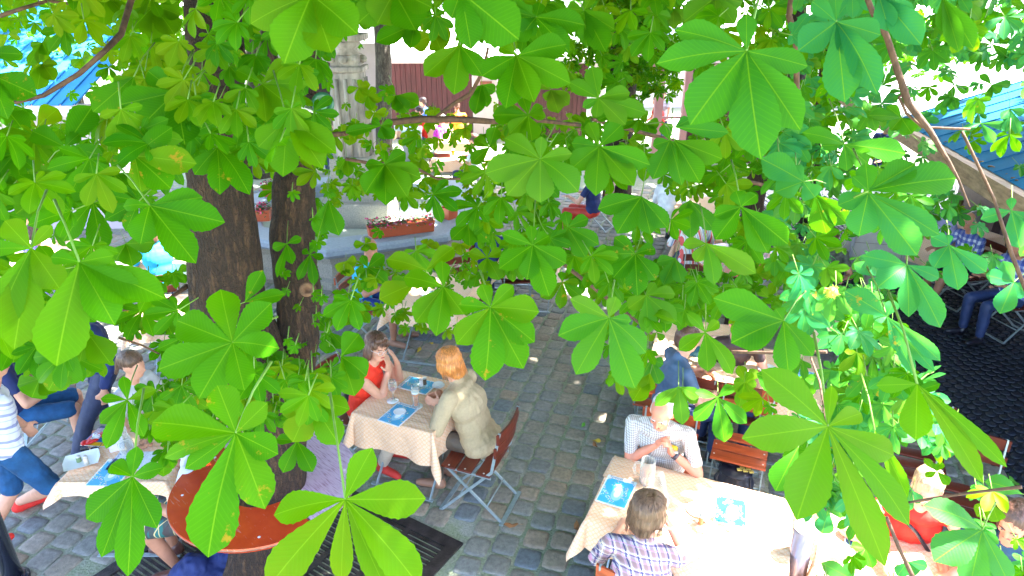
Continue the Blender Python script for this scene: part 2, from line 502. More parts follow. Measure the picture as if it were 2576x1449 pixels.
    # clothes
    if shirt:
        s = MB(); f = .014 + (.012 if coat else 0)
        s.ell(P + V((0, 0, .02)), (.165 * g + f, .115 * g + f, .12), TR); s.ell((P + C) / 2, (.148 * g + f, .108 * g + f, .17), TR)
        s.ell(C + tilt * .02, (.168 * g + f, .112 * g + f, .165), TR); s.ell(N - tilt * .062, (.17 + f * .6, .078 + f, .07), TR)
        s.cap(N - tilt * .04, .062, N + tilt * .01, .060)
        if coat: s.ell(P + V((0, -.05, -.04)), (.18 * g + f, .12 * g + f, .12), TR)
        for (S, E, W2) in arms_l:
            s.cap(N + (S - N) * .25 - tilt * .03, .056 + f * .3, S - tilt * .005, .053 + f * .3)
            if sleeve <= 0: continue
            if sleeve <= 1:
                q = S.lerp(E, sleeve); s.cap(S, .054 + f * .3, q, .048 + f * .3)
            else:
                s.cap(S, .064 + f * .4, E, .050 + f * .4); q = E.lerp(W2, sleeve - 1); s.cap(E, .050 + f * .4, q, .040 + f * .4)
        s.blob('jacket' if coat else 'shirt', shirt, rt, max(voxel * .9, .008), 2, wrinkle=.008 if coat else .007, wscale=V((14, 14, 5)), seed=len(label))
    if trousers:
        s = MB(); s.ell(P + V((0, 0, -.01)), (.172 * g, .122 * g, .115), TR)
        for hip, K, mid, A, toe in legp:
            if tro_len == 'shorts':
                q = hip.lerp(K, .92); s.cap(hip, .094, q, .078)
            else:
                s.cap(hip, .092, K, .068); s.cap(K, .068, mid, .066); s.cap(mid, .066, A + (mid - A) * .12, .052)
        s.blob('shorts' if tro_len == 'shorts' else 'trousers', trousers, rt, max(voxel * .9, .008), 2, wrinkle=.007, wscale=V((10, 10, 10)), seed=3)
    if shoes:
        for hip, K, mid, A, toe in legp:
            s = MB(); s.cap(A + V((0, -.025, -.045)), .042, toe + V((0, 0, .004)), .035); s.cap(A + V((0, -.01, -.01)), .042, A + V((0, 0, -.05)), .045)
            d_ = (toe - A); d_.z = 0; s.cap(toe + V((0, 0, .004)), .035, toe + d_.normalized() * .03, .028)
            s.blob('shoe', shoes, rt, .01, 1)
    if hair:
        h = MB()
        if hair_style in ('short', 'thin'):
            e = .004 if hair_style == 'thin' else .012
            h.ell(hp(0, -.022 - (.026 if hair_style == 'thin' else 0), .046), (.074 + e, .092 + e - (.01 if hair_style == 'thin' else 0), .080 + e), hm, 20, 12)
            h.ell(hp(0, -.055, -.01), (.066 + e, .055 + e, .06 + e), hm)
            for sx in (-1, 1): h.ell(hp(.062 * sx, -.02, .02), (.02, .05, .05), hm)
            if hair_style == 'short': h.ell(hp(0, .05, .085), (.055, .03, .03), hm)
        elif hair_style == 'bob':
            h.ell(hp(0, -.024, .048), (.089, .104, .090), hm, 20, 12)
            h.ell(hp(0, .052, .088), (.060, .034, .030), hm)
            h.ell(hp(0, -.050, -.05), (.090, .066, .10), hm)
            for sx in (-1, 1): h.ell(hp(.074 * sx, -.012, -.03), (.026, .058, .085), hm); h.ell(hp(.062 * sx, .05, .05), (.02, .035, .04), hm)
        elif hair_style == 'long':
            h.ell(hp(0, -.022, .046), (.083, .100, .084), hm, 20, 12)
            for sx in (-1, 1): h.ell(hp(.070 * sx, -.022, -.05), (.024, .055, .11), hm)
            h.ell(hp(0, -.07, -.06), (.08, .045, .11), hm)
        elif hair_style == 'bowl':
            h.ell(hp(0, -.012, .045), (.098, .112, .094), hm, 24, 14)
            h.ell(hp(0, -.030, -.020), (.099, .092, .105), hm, 24, 12)
            h.ell(hp(.008, -.058, -.085), (.080, .052, .060), hm)
            for sx in (-1, 1): h.ell(hp(.080 * sx, .01, -.01), (.026, .066, .062), hm)
            h.ell(hp(0, .06, .072), (.066, .036, .034), hm)
        elif hair_style == 'tail':
            h.ell(hp(0, -.02, .046), (.083, .100, .084), hm, 20, 12); h.ell(hp(0, -.06, 0), (.06, .05, .06), hm)
            h.cap(hp(0, -.11, .03), .03, hp(0, -.15, -.12), .016)
        hb = h.blob('hair', hair, rt, .006 if voxel < .01 else .010, 2, wrinkle=.006 if hair_style != 'thin' else .002, wscale=V((38, 38, 9)), seed=7)
        if fine and hair_style in ('bob', 'bowl'):
            rs = random.Random(len(label)); sm_ = MB()
            for k in range(150):
                ph = rs.uniform(0, 6.283); fr = math.sin(ph) > .45
                zend = rs.uniform(.02, .05) if fr else rs.uniform(-.13, -.07); pts = []
                rx, ry = (.101, .114) if hair_style == 'bowl' else (.092, .106)
                for t in (0.1, .3, .5, .7, .85, 1.0):
                    a = t * 1.45; q = math.sin(a); z = .046 + .094 * math.cos(a) if t < .8 else None
                    if z is None: z = .056 + (zend - .056) * (t - .7) / .3
                    pp = ph + .12 * math.sin(t * 3 + k); pts.append(hp(rx * q * math.cos(pp) * (1 + rs.uniform(-.01, .05)), ry * q * math.sin(pp) - .014, z))
                sm_.tube(pts, [.0012, .0022, .0024, .0024, .0020, .0008], 5)
            sm_.build('strands', hair, hb)
    return rt, dict(hp=hp, H=H, N=N, arms=arms_l, body=ob, legs=legp, TR=TR, P=P, C=C, hm=hm)

def loc_of(rt_loc, rz, p):       # world point to a person's own frame
    return Matrix.Rotation(-rz, 3, 'Z') @ (V(p) - V(rt_loc))
# ------------------------------------------------------------------ chairs and tables
def make_chair(slat, label, group):
    t = thing('folding_chair', label, 'chair', group=group)
    for x in (-1, 1):
        f = MB()
        f.bar((.20 * x, .24, .012), (.20 * x, -.20, .50), .022, .012, up=V((1, 0, 0))); f.bar((.20 * x, -.20, .50), (.20 * x, -.27, .88), .022, .012, up=V((1, 0, 0)))
        f.bar((.178 * x, -.27, .012), (.178 * x, .20, .435), .022, .012, up=V((1, 0, 0)))
        f.bar((.189 * x, -.19, .428), (.189 * x, .21, .438), .008, .022)
        f.build('side_frame', STEEL(), t)
    for y in (.25, -.28):
        f = MB(); f.bar((-.215, y, .012), (.215, y, .012), .034, .014); f.build('foot_bar', STEEL(), t)
    f = MB(); f.tube([(-.2, .10, .165), (.2, .10, .165)], .007, 6); f.tube([(-.178, -.15, .14), (.178, -.15, .14)], .007, 6); f.build('brace', STEEL(), t)
    for i, y in enumerate((-.13, .03, .17)):
        f = MB(); f.box((0, y, .456), (.43, .125 if i else .12, .018), bev=.006)
        f.build('seat_slat', slat, t)
        b = MB()
        for x in (-.19, .19): b.ell((x, y, .466), (.008, .008, .003), seg=8, rings=4)
        b.build('bolts', RUST(), t.children[-1])
    for z in (.70, .83):
        f = MB(); vs, fs = [], []
        for i in range(9):
            x = -.225 + .45 * i / 8; c = -.03 * (1 - (x / .225) ** 2)
            y = -.245 - (z - .7) * .18 + c
            for dy, dz in ((0, -.045), (.016, -.045), (.016, .045), (0, .045)): vs.append((x, y + dy, z + dz))
        for i in range(8):
            for k in range(4): fs.append((i * 4 + k, i * 4 + (k + 1) % 4, i * 4 + 4 + (k + 1) % 4, i * 4 + 4 + k))
        fs += [(0, 1, 2, 3), (35, 34, 33, 32)]
        f.add(vs, fs); o = f.build('back_slat', slat, t)
    return t

def cloth_mesh(w, d, drop, seed, n=44):
    r = random.Random(seed); b = MB(); W, D = w / 2 + drop, d / 2 + drop
    ph = [r.uniform(0, 6.28) for _ in range(6)]
    vs, uv, fs = [], [], []
    nx, ny = n, n
    def warp(t, half, full):   # put grid lines on the table edge
        return t
    xs = sorted(set([round(-W + 2 * W * i / nx, 4) for i in range(nx + 1)] + [-w / 2, w / 2])); ys = sorted(set([round(-D + 2 * D * i / ny, 4) for i in range(ny + 1)] + [-d / 2, d / 2]))
    for y in ys:
        for x in xs:
            ax, ay = max(abs(x) - w / 2, 0), max(abs(y) - d / 2, 0)
            sx, sy = (1 if x > 0 else -1), (1 if y > 0 else -1)
            px, py = max(-w / 2, min(w / 2, x)), max(-d / 2, min(d / 2, y))
            z = .004 * noise.noise(V((x * 6, y * 6, seed))) + .003 * math.exp(-(x / .012) ** 2) + .003 * math.exp(-(y / .012) ** 2)
            if ax > 0 or ay > 0:
                dn = math.hypot(ax, ay); k = dn / drop
                if ax > 0 and ay > 0:
                    ang = math.atan2(ay, ax); fold = math.sin(ang * 2)
                    out = .02 + .10 * fold * min(k, 1.2)
                    px += sx * out * math.cos(ang); py += sy * out * math.sin(ang)
                elif ax > 0:
                    o = .012 + k * (.02 + .022 * math.sin(y * 11 + ph[0]) + .012 * math.sin(y * 23 + ph[1])); px += sx * o
                else:
                    o = .012 + k * (.02 + .022 * math.sin(x * 11 + ph[2]) + .012 * math.sin(x * 23 + ph[3])); py += sy * o
                z -= dn * .97 - .01
            vs.append((px, py, z)); uv.append((x, y))
    m = len(xs)
    for j in range(len(ys) - 1):
        for i in range(m - 1): fs.append((j * m + i, j * m + i + 1, (j + 1) * m + i + 1, (j + 1) * m + i))
    b.add(vs, fs, 0, True, uv)
    return b

def make_table(loc, rz, w, d, drop, seed, tlabel, clabel, h=.75, cloth_group=None, tgroup='folding tables under the tablecloths'):
    t = thing('folding_table', tlabel, 'table', (loc[0], loc[1], 0), rz, tgroup)
    MB().box((0, 0, h - .02), (w - .02, d - .02, .03), bev=.008).build('table_top', SLAT(), t)
    for x in (-1, 1):
        for s in (-1, 1):
            f = MB(); xx = x * (w / 2 - .10) + s * .012
            f.bar((xx, -s * (d / 2 - .06), .012), (xx, s * (d / 2 - .08), h - .04), .026, .012, up=V((1, 0, 0)))
            f.build('leg', STEEL(), t)
    for s in (-1, 1):
        f = MB(); f.bar((-(w / 2 - .06), s * (d / 2 - .06), .012), ((w / 2 - .06), s * (d / 2 - .06), .012), .03, .014); f.build('foot_bar', STEEL(), t)
    c = cloth_mesh(w, d, drop, seed).build('tablecloth', m_cloth(), None, clabel, 'tablecloth', cloth_group, loc=(loc[0], loc[1], h + .004), rz=rz)
    return t, c

def table_px(FL, FR, BL, h=.75, w=None, d=None):
    """centre, heading, width and depth of a table top from three of its corners"""
    a, b, c = G(*FL, h), G(*FR, h), G(*BL, h)
    ex = (b - a); ey = (c - a); ww = w or ex.length; dd = d or ey.length
    ang1 = math.atan2(ex.y, ex.x); ang2 = math.atan2(ey.y, ey.x) - math.pi / 2
    ang = (ang1 + ang2) / 2
    X = V((math.cos(ang), math.sin(ang), 0)); Y = V((-math.sin(ang), math.cos(ang), 0))
    ctr = (b + c) / 2 if not (w or d) else a + X * ww / 2 + Y * dd / 2
    return ctr, ang, ww, dd

def menu(loc, rz, label, mat=None, group='menus', thick=.006, open_=False, size=(.21, .297)):
    t = thing('menu', label, 'menu', loc, rz, group)
    MB().box((0, 0, thick / 2), (size[0] - .004, size[1] - .004, thick)).build('pages', WHITE(), t)
    b = MB(); w, h = size; b.add([(-w / 2, -h / 2, thick + .001), (w / 2, -h / 2, thick + .001), (w / 2, h / 2, thick + .001), (-w / 2, h / 2, thick + .001)], [(0, 1, 2, 3)], uvs=[(0, 0), (1, 0), (1, 1), (0, 1)])
    b.build('cover', mat or m_menu(), t)
    cu = bpy.data.curves.new('t', 'FONT'); cu.body = 'Speisenkarte'; cu.size = .034; cu.align_x = 'CENTER'
    o = bpy.data.objects.new('t', cu); COL.objects.link(o)
    dg = bpy.context.evaluated_depsgraph_get()
    me = bpy.data.meshes.new_from_object(o.evaluated_get(dg)); bpy.data.objects.remove(o); bpy.data.curves.remove(cu)
    me.materials.clear(); me.materials.append(simple('dark blue print', (.03, .08, .25), .4, .05, bmp=0))
    o = bpy.data.objects.new('title', me); COL.objects.link(o); o.parent = t; o.location = (0, h / 2 - .024, thick + .0022)
    return t
def saucer(loc, r=.055, label='', group='plates and beer mats on the tables', mat=None, name='plate'):
    b = MB(); b.lathe((0, 0, 0), [(r * .6, 0), (r * .65, .003), (r * .97, .012), (r, .014), (r * .96, .015), (r * .7, .007), (r * .62, .006), (0, .006)], 28)
    o = b.build(name, mat or WHITE(), None, label, 'plate' if name == 'plate' else 'beer mat', group, loc=loc)
    return o
def shaker(loc, col, label, h=.07, r=.017):
    t = thing('shaker', label, 'shaker', loc, 0, 'salt and pepper shakers')
    MB().lathe((0, 0, 0), [(r, 0), (r, h * .1), (r * .9, h * .75), (r * .9, h * .78)], 16).build('glass_body', col, t)
    MB().lathe((0, 0, h * .78), [(r, 0), (r, h * .14), (r * .8, h * .22), (0, h * .24)], 16).build('cap', RUST(), t)
    return t
def beer_mat(loc, label):
    return MB().lathe((0, 0, 0), [(.05, 0), (.05, .0015), (0, .0015)], 28).build('beer_mat', WHITE(), None, label, 'beer mat', 'beer mats', loc=loc)
# ------------------------------------------------------------------ light
SUN = V((0.50, 0.12, 0.86)).normalized()
w = bpy.data.worlds.new('World'); scene.world = w; w.use_nodes = True
nt = w.node_tree; nt.nodes.clear()
sky = nt.nodes.new('ShaderNodeTexSky'); sky.sky_type = 'NISHITA'; sky.sun_disc = False
sky.air_density = .7; sky.dust_density = 2.5; sky.ozone_density = .6; sky.sun_elevation = math.asin(SUN.z); sky.sun_rotation = math.atan2(SUN.x, SUN.y)
bg = nt.nodes.new('ShaderNodeBackground'); bg.inputs[1].default_value = .15
wo = nt.nodes.new('ShaderNodeOutputWorld'); nt.links.new(sky.outputs[0], bg.inputs[0]); nt.links.new(bg.outputs[0], wo.inputs[0])
ld = bpy.data.lights.new('sun', 'SUN'); ld.energy = 5; ld.angle = R_(.53); ld.color = (1, .96, .9)
lo = bpy.data.objects.new('sun', ld); COL.objects.link(lo); lo.rotation_euler = SUN.to_track_quat('Z', 'Y').to_euler(); lo.location = SUN * 30
scene.view_settings.view_transform = 'Standard'; scene.view_settings.look = 'None'; scene.view_settings.gamma = 1
scene.view_settings.exposure = 3.85
scene.cycles.max_bounces = 8; scene.cycles.transparent_max_bounces = 8; scene.cycles.sample_clamp_indirect = 6

# ------------------------------------------------------------------ ground
def m_stone(name, tints, rough=.62, wet=.0):
    m, nt, b, out = newmat(name)
    at = nt.nodes.new('ShaderNodeAttribute'); at.attribute_name = 'tint'
    sp = nt.nodes.new('ShaderNodeSeparateColor'); L(nt, at.outputs['Color'], sp.inputs[0])
    base = ramp(nt, sp.outputs[0], [(i / (len(tints) - 1), c) for i, c in enumerate(tints)])
    co = texco(nt)
    n1 = noisen(nt, co, 30, 5); n2 = noisen(nt, co, 170, 2); n3 = noisen(nt, co, 2.2, 3)
    f = mathn(nt, 'ADD', mathn(nt, 'MULTIPLY', n1, 1.1), mathn(nt, 'MULTIPLY', n2, .7))
    f = mathn(nt, 'MULTIPLY', f, mathn(nt, 'ADD', mathn(nt, 'MULTIPLY', n3, .9), .5))
    g = nt.nodes.new('ShaderNodeCombineColor'); [L(nt, f, g.inputs[i]) for i in range(3)]
    L(nt, mixc(nt, 1.0, base, g.outputs[0], 'MULTIPLY'), b.inputs['Base Color'])
    b.inputs['Roughness'].default_value = rough
    bump(nt, b, mathn(nt, 'ADD', n1, mathn(nt, 'MULTIPLY', n2, .5)), .55, .012)
    return m
gm, nt, b, out = newmat('sand and moss joints')
co = texco(nt)
n1 = noisen(nt, co, 1.6, 4); n2 = noisen(nt, co, 60, 4); n3 = noisen(nt, co, 7, 3)
c = ramp(nt, mathn(nt, 'ADD', mathn(nt, 'MULTIPLY', n1, .6), mathn(nt, 'MULTIPLY', n3, .4)), [(.40, (.30, .31, .26)), (.52, (.19, .26, .11)), (.62, (.33, .34, .29))])
L(nt, mixc(nt, .5, c, ramp(nt, n2, [(.3, (.15, .16, .12)), (.7, (.38, .38, .33))])), b.inputs['Base Color'])
b.inputs['Roughness'].default_value = .95; bump(nt, b, n2, .8, .02)
gnd = MB(); gnd.add([(-80, -30, -.004), (80, -30, -.004), (80, 120, -.004), (-80, 120, -.004)], [(0, 1, 2, 3)])
gnd.build('ground', gm, kind='structure')

STEX = [(.31, .25, .175), (.24, .235, .20), (.34, .28, .205), (.13, .165, .19), (.27, .25, .205), (.21, .225, .21), (.33, .255, .18), (.24, .225, .175)]
def sett(b, c, ang, sx, sy, r, seg=14, ht=.012, p=5.0, tb=None):
    cx, cy = c; ca, sa = math.cos(ang), math.sin(ang)
    tilt = (r.uniform(-.03, .03), r.uniform(-.03, .03)); t = r.random() if tb is None else tb(r)
    out = []
    for k in range(seg):
        a = 2 * math.pi * (k + .5) / seg
        q = (abs(math.cos(a)) ** p + abs(math.sin(a)) ** p) ** (-1 / p) * (1 + r.uniform(-.03, .03))
        out.append((math.cos(a) * q, math.sin(a) * q))
    vs = []
    for k_, z in ((1.0, -.03), (.995, -.002), (.93, ht * .8), (.6, ht)):
        for x, y in out:
            X, Y = x * sx / 2 * k_, y * sy / 2 * k_
            vs.append((cx + X * ca - Y * sa, cy + X * sa + Y * ca, z + (X * tilt[0] + Y * tilt[1] if z > 0 else 0)))
    vs.append((cx, cy, ht * 1.03))
    fs = []
    for i in range(3):
        for k in range(seg):
            k2 = (k + 1) % seg; fs.append((i * seg + k, i * seg + k2, (i + 1) * seg + k2, (i + 1) * seg + k))
    for k in range(seg): fs.append((3 * seg + k, 3 * seg + (k + 1) % seg, 4 * seg))
    b.add(vs, fs, 0, True, cols=[(t, r.random(), 0, 1)] * len(vs))
def visible(x, y, mrg=120, h=0):
    u, v, d = proj(V((x, y, h)))
    return d > .5 and -mrg < u < 2576 + mrg and -mrg < v < 1449 + mrg * 2
g1, g2 = G(1288, 1449), G(1478, 966)
ANG = math.atan2(g2.y - g1.y, g2.x - g1.x) - math.pi / 2         # the rows run this way
GC = G(1165, 1369)                                                 # corner of the tree grate
gA = (G(950, 1265) - GC).normalized(); gB = (G(1130, 1449) - GC).normalized()
gA.z = gB.z = 0
gBo = V((-gA.y, gA.x, 0)); gBo = gBo if gBo.dot(gB) > 0 else -gBo
GS = 2.1
def in_grate(x, y, m=.06):
    q = V((x, y, 0)) - GC; a, b_ = q.dot(gA), q.dot(gBo)
    return -m < a < GS + m and -m < b_ < GS + m
cob = MB(); r = random.Random(5)
ca, sa = math.cos(ANG), math.sin(ANG)
S_ = .205
for j in range(-100, 110):
    x_ = j * S_
    i = -40.0
    yy = -14 + r.uniform(-.1, .1)
    while yy < 22:
        ln = S_ * r.uniform(.86, 1.12)
        cx, cy = x_ + r.uniform(-.006, .006), yy + ln / 2
        X, Y = cx * ca - cy * sa, cx * sa + cy * ca
        yy += ln
        if Y < 1.5 or Y > 14.5 or X > 4.35 or not visible(X, Y) or in_grate(X, Y, .10): continue
        sett(cob, (X, Y), ANG + r.uniform(-.05, .05), S_ * r.uniform(.87, .92), ln - .020, r, 20 if Y < 7 else 12, .008, 7.0)
cob.build('cobbles', m_stone('granite sett', STEX), kind='structure')
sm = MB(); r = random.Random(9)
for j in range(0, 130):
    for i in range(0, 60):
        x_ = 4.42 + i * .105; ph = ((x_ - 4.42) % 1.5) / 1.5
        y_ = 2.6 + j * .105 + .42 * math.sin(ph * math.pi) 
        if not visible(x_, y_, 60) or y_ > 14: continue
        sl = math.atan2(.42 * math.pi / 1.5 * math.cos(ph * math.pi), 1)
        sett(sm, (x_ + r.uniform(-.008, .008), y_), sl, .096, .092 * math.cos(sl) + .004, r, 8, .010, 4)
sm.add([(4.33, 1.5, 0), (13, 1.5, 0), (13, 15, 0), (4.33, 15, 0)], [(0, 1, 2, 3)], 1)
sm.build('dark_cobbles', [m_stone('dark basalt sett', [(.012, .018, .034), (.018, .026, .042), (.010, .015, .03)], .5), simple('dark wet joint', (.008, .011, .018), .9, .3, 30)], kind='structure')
far = MB(); far.add([(-40, 14.6, -.006), (40, 14.6, -.006), (40, 60, -.006), (-40, 60, -.006)], [(0, 1, 2, 3)])
fm, nt, b, out = newmat('far paving')
mp = texco(nt, 'Object', (1, 1, 1)); br = node(nt, 'ShaderNodeTexBrick', Scale=4.5); L(nt, mp, br.inputs['Vector'])
br.inputs['Color1'].default_value = (.10, .09, .08, 1); br.inputs['Color2'].default_value = (.075, .08, .09, 1); br.inputs['Mortar'].default_value = (.12, .12, .10, 1); br.inputs['Mortar Size'].default_value = .06
L(nt, br.outputs[0], b.inputs['Base Color']); b.inputs['Roughness'].default_value = .8
far.build('far_paving', fm, kind='structure')

# grate round the tree foot
gr = thing('tree_grate', 'dark cast iron grate with slots set in the paving round the chestnut foot', 'grate')
irn = simple('cast iron', (.06, .05, .05), .35, .5, 9, metal=.6, bmp=.4)
ga = math.atan2(gA.y, gA.x); GR = Matrix.Rotation(ga, 3, 'Z')
flip = 1 if (GR @ V((0, 1, 0))).dot(gBo) > 0 else -1
def gp(a, b_, z=0): return GC + gA * a + gBo * b_ + V((0, 0, z))
TR0 = G(665, 1560)          # trunk foot
fr = MB()
for a0, a1, b0, b1 in ((0, GS, 0, .10), (0, GS, GS - .10, GS), (0, .10, .10, GS - .10), (GS - .10, GS, .10, GS - .10)):
    fr.box(gp((a0 + a1) / 2, (b0 + b1) / 2, .0), (a1 - a0, b1 - b0, .03), GR)
fr.build('frame', irn, gr)
bars = MB()
for k in range(2):
    if k == 0:
        for c_ in (.46, .82, 1.30, 1.66): bars.box(gp(c_, GS / 2, -.003), (.05, GS - .2, .026), GR)
n = 44
for i in range(n):
    bb = .10 + (GS - .2) * (i + .5) / n
    for a0, a1 in ((.10, .435), (.485, .795), (.845, 1.275), (1.325, 1.635), (1.685, GS - .10)):
        p = gp((a0 + a1) / 2, bb)
        bars.box(gp((a0 + a1) / 2, bb, -.004), (a1 - a0, (GS - .2) / n * .56, .022), GR)
bars.build('slots', irn, gr)
MB().box(gp(GS / 2, GS / 2, -.009), (GS, GS, .004), GR).build('soil', simple('soil', (.05, .04, .03), .95, .4, 30), gr)

# ------------------------------------------------------------------ market buildings
LILAC = simple('pale render', (.55, .45, .47), .8, .08, 3)
PURPLE = m_wood('dark purple brown board', (.085, .022, .028), .6, 2)
WROOF = simple('white sheet roof', (.8, .82, .85), .5, .03, 2, bmp=.05)
def ribbed_roof(name_mat, x0, x1, y0, z0, y1, z1, step=.25, axis='y'):
    b = MB(); n = max(2, int((x1 - x0) / step))
    for i in range(n):
        a, c = x0 + (x1 - x0) * i / n, x0 + (x1 - x0) * (i + 1) / n
        b.add([(a, y0, z0), (c - .03, y0, z0), (c - .03, y1, z1), (a, y1, z1)], [(0, 1, 2, 3)])
        b.add([(c - .03, y0, z0), (c - .03, y0, z0 + .03), (c, y0, z0 + .03), (c, y0, z0), (c - .03, y1, z1), (c - .03, y1, z1 + .03), (c, y1, z1 + .03), (c, y1, z1)], [(0, 1, 5, 4), (1, 2, 6, 5), (2, 3, 7, 6)])
    return b
BY = 20.0
st = thing('market_stall', 'long market stall with dark purple board walls and white roof at the back', 'stall', (0, BY, 0))
xs0 = (880 - 1288) / FPX * (BY * .917); 
def wx(u): return (u - 1288) / FPX * (BY * FW.y + 1.9 * -FW.z)
def boards(x0, x1, z0, z1, nm='wall'):
    b = MB(); n = int((x1 - x0) / .14)
    for i in range(n):
        a = x0 + (x1 - x0) * (i + .5) / n
        b.box((a, 0, (z0 + z1) / 2), ((x1 - x0) / n - .012, .04, z1 - z0))
    b.box(((x0 + x1) / 2, .03, (z0 + z1) / 2), (x1 - x0, .02, z1 - z0))
    return b.build(nm, PURPLE, st)
boards(wx(955), wx(1187), .0, 2.15); boards(wx(1252), wx(1480), .0, 2.15)
MB().box((wx(1220), .02, 1.07), (wx(1251) - wx(1188), .12, 2.14)).build('pillar', LILAC, st)
MB().box((wx(1222), -.05, 1.55), (.34, .02, .16)).build('plaque', simple('brown plaque', (.25, .08, .05)), st)
MB().box((wx(1500) + .05, .02, 1.07), (.35, .12, 2.14)).build('pillar', LILAC, st)
MB().box((wx(1210), -.25, 2.22), (wx(1530) - wx(930), .5, .13)).build('eave', simple('pale eave board', (.7, .62, .62), .6, .05), st)
ribbed_roof(WROOF, wx(930), wx(1530), -.3, 2.30, 5.5, 3.4).build('roof', WROOF, st)
# arched dark doorway behind the spotlight
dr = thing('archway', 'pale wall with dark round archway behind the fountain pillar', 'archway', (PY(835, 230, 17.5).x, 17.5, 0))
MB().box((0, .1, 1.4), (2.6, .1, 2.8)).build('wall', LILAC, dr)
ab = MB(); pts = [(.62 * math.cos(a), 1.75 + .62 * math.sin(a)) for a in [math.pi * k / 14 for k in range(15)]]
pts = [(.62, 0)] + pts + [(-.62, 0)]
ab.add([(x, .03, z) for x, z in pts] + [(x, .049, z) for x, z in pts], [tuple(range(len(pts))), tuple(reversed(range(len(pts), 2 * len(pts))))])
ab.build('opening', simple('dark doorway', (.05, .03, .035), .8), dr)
# left hut with blue roof
BLUER = simple('bright blue sheet roof', (.03, .19, .42), .7, .2, 1.5, bmp=0, spec=.1)
lh = thing('market_hut', 'hut with bright blue ribbed metal roof and pale gutter at the far left', 'hut', (0, 10.7, 0))
ribbed_roof(BLUER, -12.5, -6.75, 0, 2.32, 3.6, 3.72, .22).build('roof', BLUER, lh)
MB().box((-9.6, -.05, 2.24), (5.9, .14, .13), bev=.02).build('gutter', simple('pale gutter', (.62, .62, .66), .4), lh)
MB().box((-9.7, 1.0, 1.1), (5.5, .1, 2.2)).build('wall', LILAC, lh)
MB().box((-9.6, .85, 1.0), (4.2, .06, .9)).build('counter', simple('red counter', (.5, .06, .07), .5), lh)
# right market hall with white and blue roof, seen from above
rh = thing('market_hall', 'market hall with white and blue sheet roof and timber eave along the right side', 'market hall')
ea = [G(2640, 545, 2.42), G(2576, 492, 2.42), G(2210, 300, 2.42), G(2060, 203, 2.42)]
p0, p3 = G(2640, 545, 2.42), G(2060, 203, 2.42)
dirE = (p3 - p0).normalized(); nE = V((dirE.y, -dirE.x, 0))
p0 = p0 - dirE * 2.0
LE = (p3 - p0).length + .6
def rp(a, o, z): q = p0 + dirE * a + nE * o; return V((q.x, q.y, z))
rb = MB(); nn = int(LE / .30)
for i in range(nn):
    a0, a1 = LE * i / nn, LE * (i + 1) / nn
    mi = 1 if (a0 < LE * .50) else 0
    rb.add([rp(a0, 0, 2.50), rp(a1, 0, 2.50), rp(a1, 3.2, 3.75), rp(a0, 3.2, 3.75)], [(0, 1, 2, 3)], mi)
    rb.add([rp(a1 - .02, -.002, 2.502), rp(a1 - .02, -.002, 2.512), rp(a1, -.002, 2.512), rp(a1 - .02, 3.2, 3.752), rp(a1 - .02, 3.2, 3.762), rp(a1, 3.2, 3.762)], [(0, 1, 4, 3), (1, 2, 5, 4)], mi)
rb.build('roof', [WROOF, simple('blue sheet roof', (.010, .12, .25), .75, spec=.1, var=.3, scale=1.2, bmp=0) if True else simple('x', (.004, .07, .20), .3, .1, 2, bmp=.03)], rh)
eb = MB(); RE = Matrix((dirE, -nE, V((0, 0, 1)))).transposed()
eb.box(rp(LE / 2, -.02, 2.41), (LE, .14, .17), RE); eb.box(rp(LE / 2, .08, 2.36), (LE, .08, .22), RE)
eb.build('eave', m_wood('weathered eave timber', (.34, .24, .17), .8, 1), rh)
lt = MB(); r = random.Random(3)
for i in range(260):
    a = r.uniform(0, LE); lt.ell(rp(a, r.uniform(.04, .16), 2.515), (r.uniform(.01, .03), r.uniform(.01, .03), .01), seg=6, rings=4)
lt.build('leaf_litter', simple('leaf litter', (.12, .06, .02), .9, .5), rh, kind='stuff')
for k in range(4):
    MB().box(rp(LE * (k + 1.2) / 4.5, 2.4, 1.17), (.12, .12, 2.34), RE).build('post', simple('dark post', (.06, .03, .03)), rh)
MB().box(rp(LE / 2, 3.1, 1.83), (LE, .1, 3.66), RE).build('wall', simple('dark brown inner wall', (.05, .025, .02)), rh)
# pavilion with mauve posts, far right of the middle
MAUVE = simple('mauve painted post', (.42, .19, .20), .5, .06)
pv = thing('pavilion', 'mauve pavilion frame with dark interior behind the big leaf', 'pavilion', (PY(1720, 250, 15.5).x, 15.5, 0))
for k, x in enumerate((-.55, .05, .50, 1.9, 3.2)):
    MB().box((x, 0, 1.2), (.14 if k % 2 else .18, .14, 2.4)).build('post', MAUVE, pv)
MB().box((1.3, -.03, 2.46), (4.2, .18, .12)).build('beam', MAUVE, pv)
MB().box((1.3, -.06, 2.6), (4.3, .3, .10)).build('cornice', simple('pale pink trim', (.65, .45, .48)), pv)
MB().box((-.2, .0, 1.35), (.7, .05, .05)).build('rail', MAUVE, pv)
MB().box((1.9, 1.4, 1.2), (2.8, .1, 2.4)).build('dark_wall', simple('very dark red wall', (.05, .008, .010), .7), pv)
ribbed_roof(WROOF, -.9, 3.6, -.25, 2.68, 4, 3.6).build('roof', WROOF, pv)
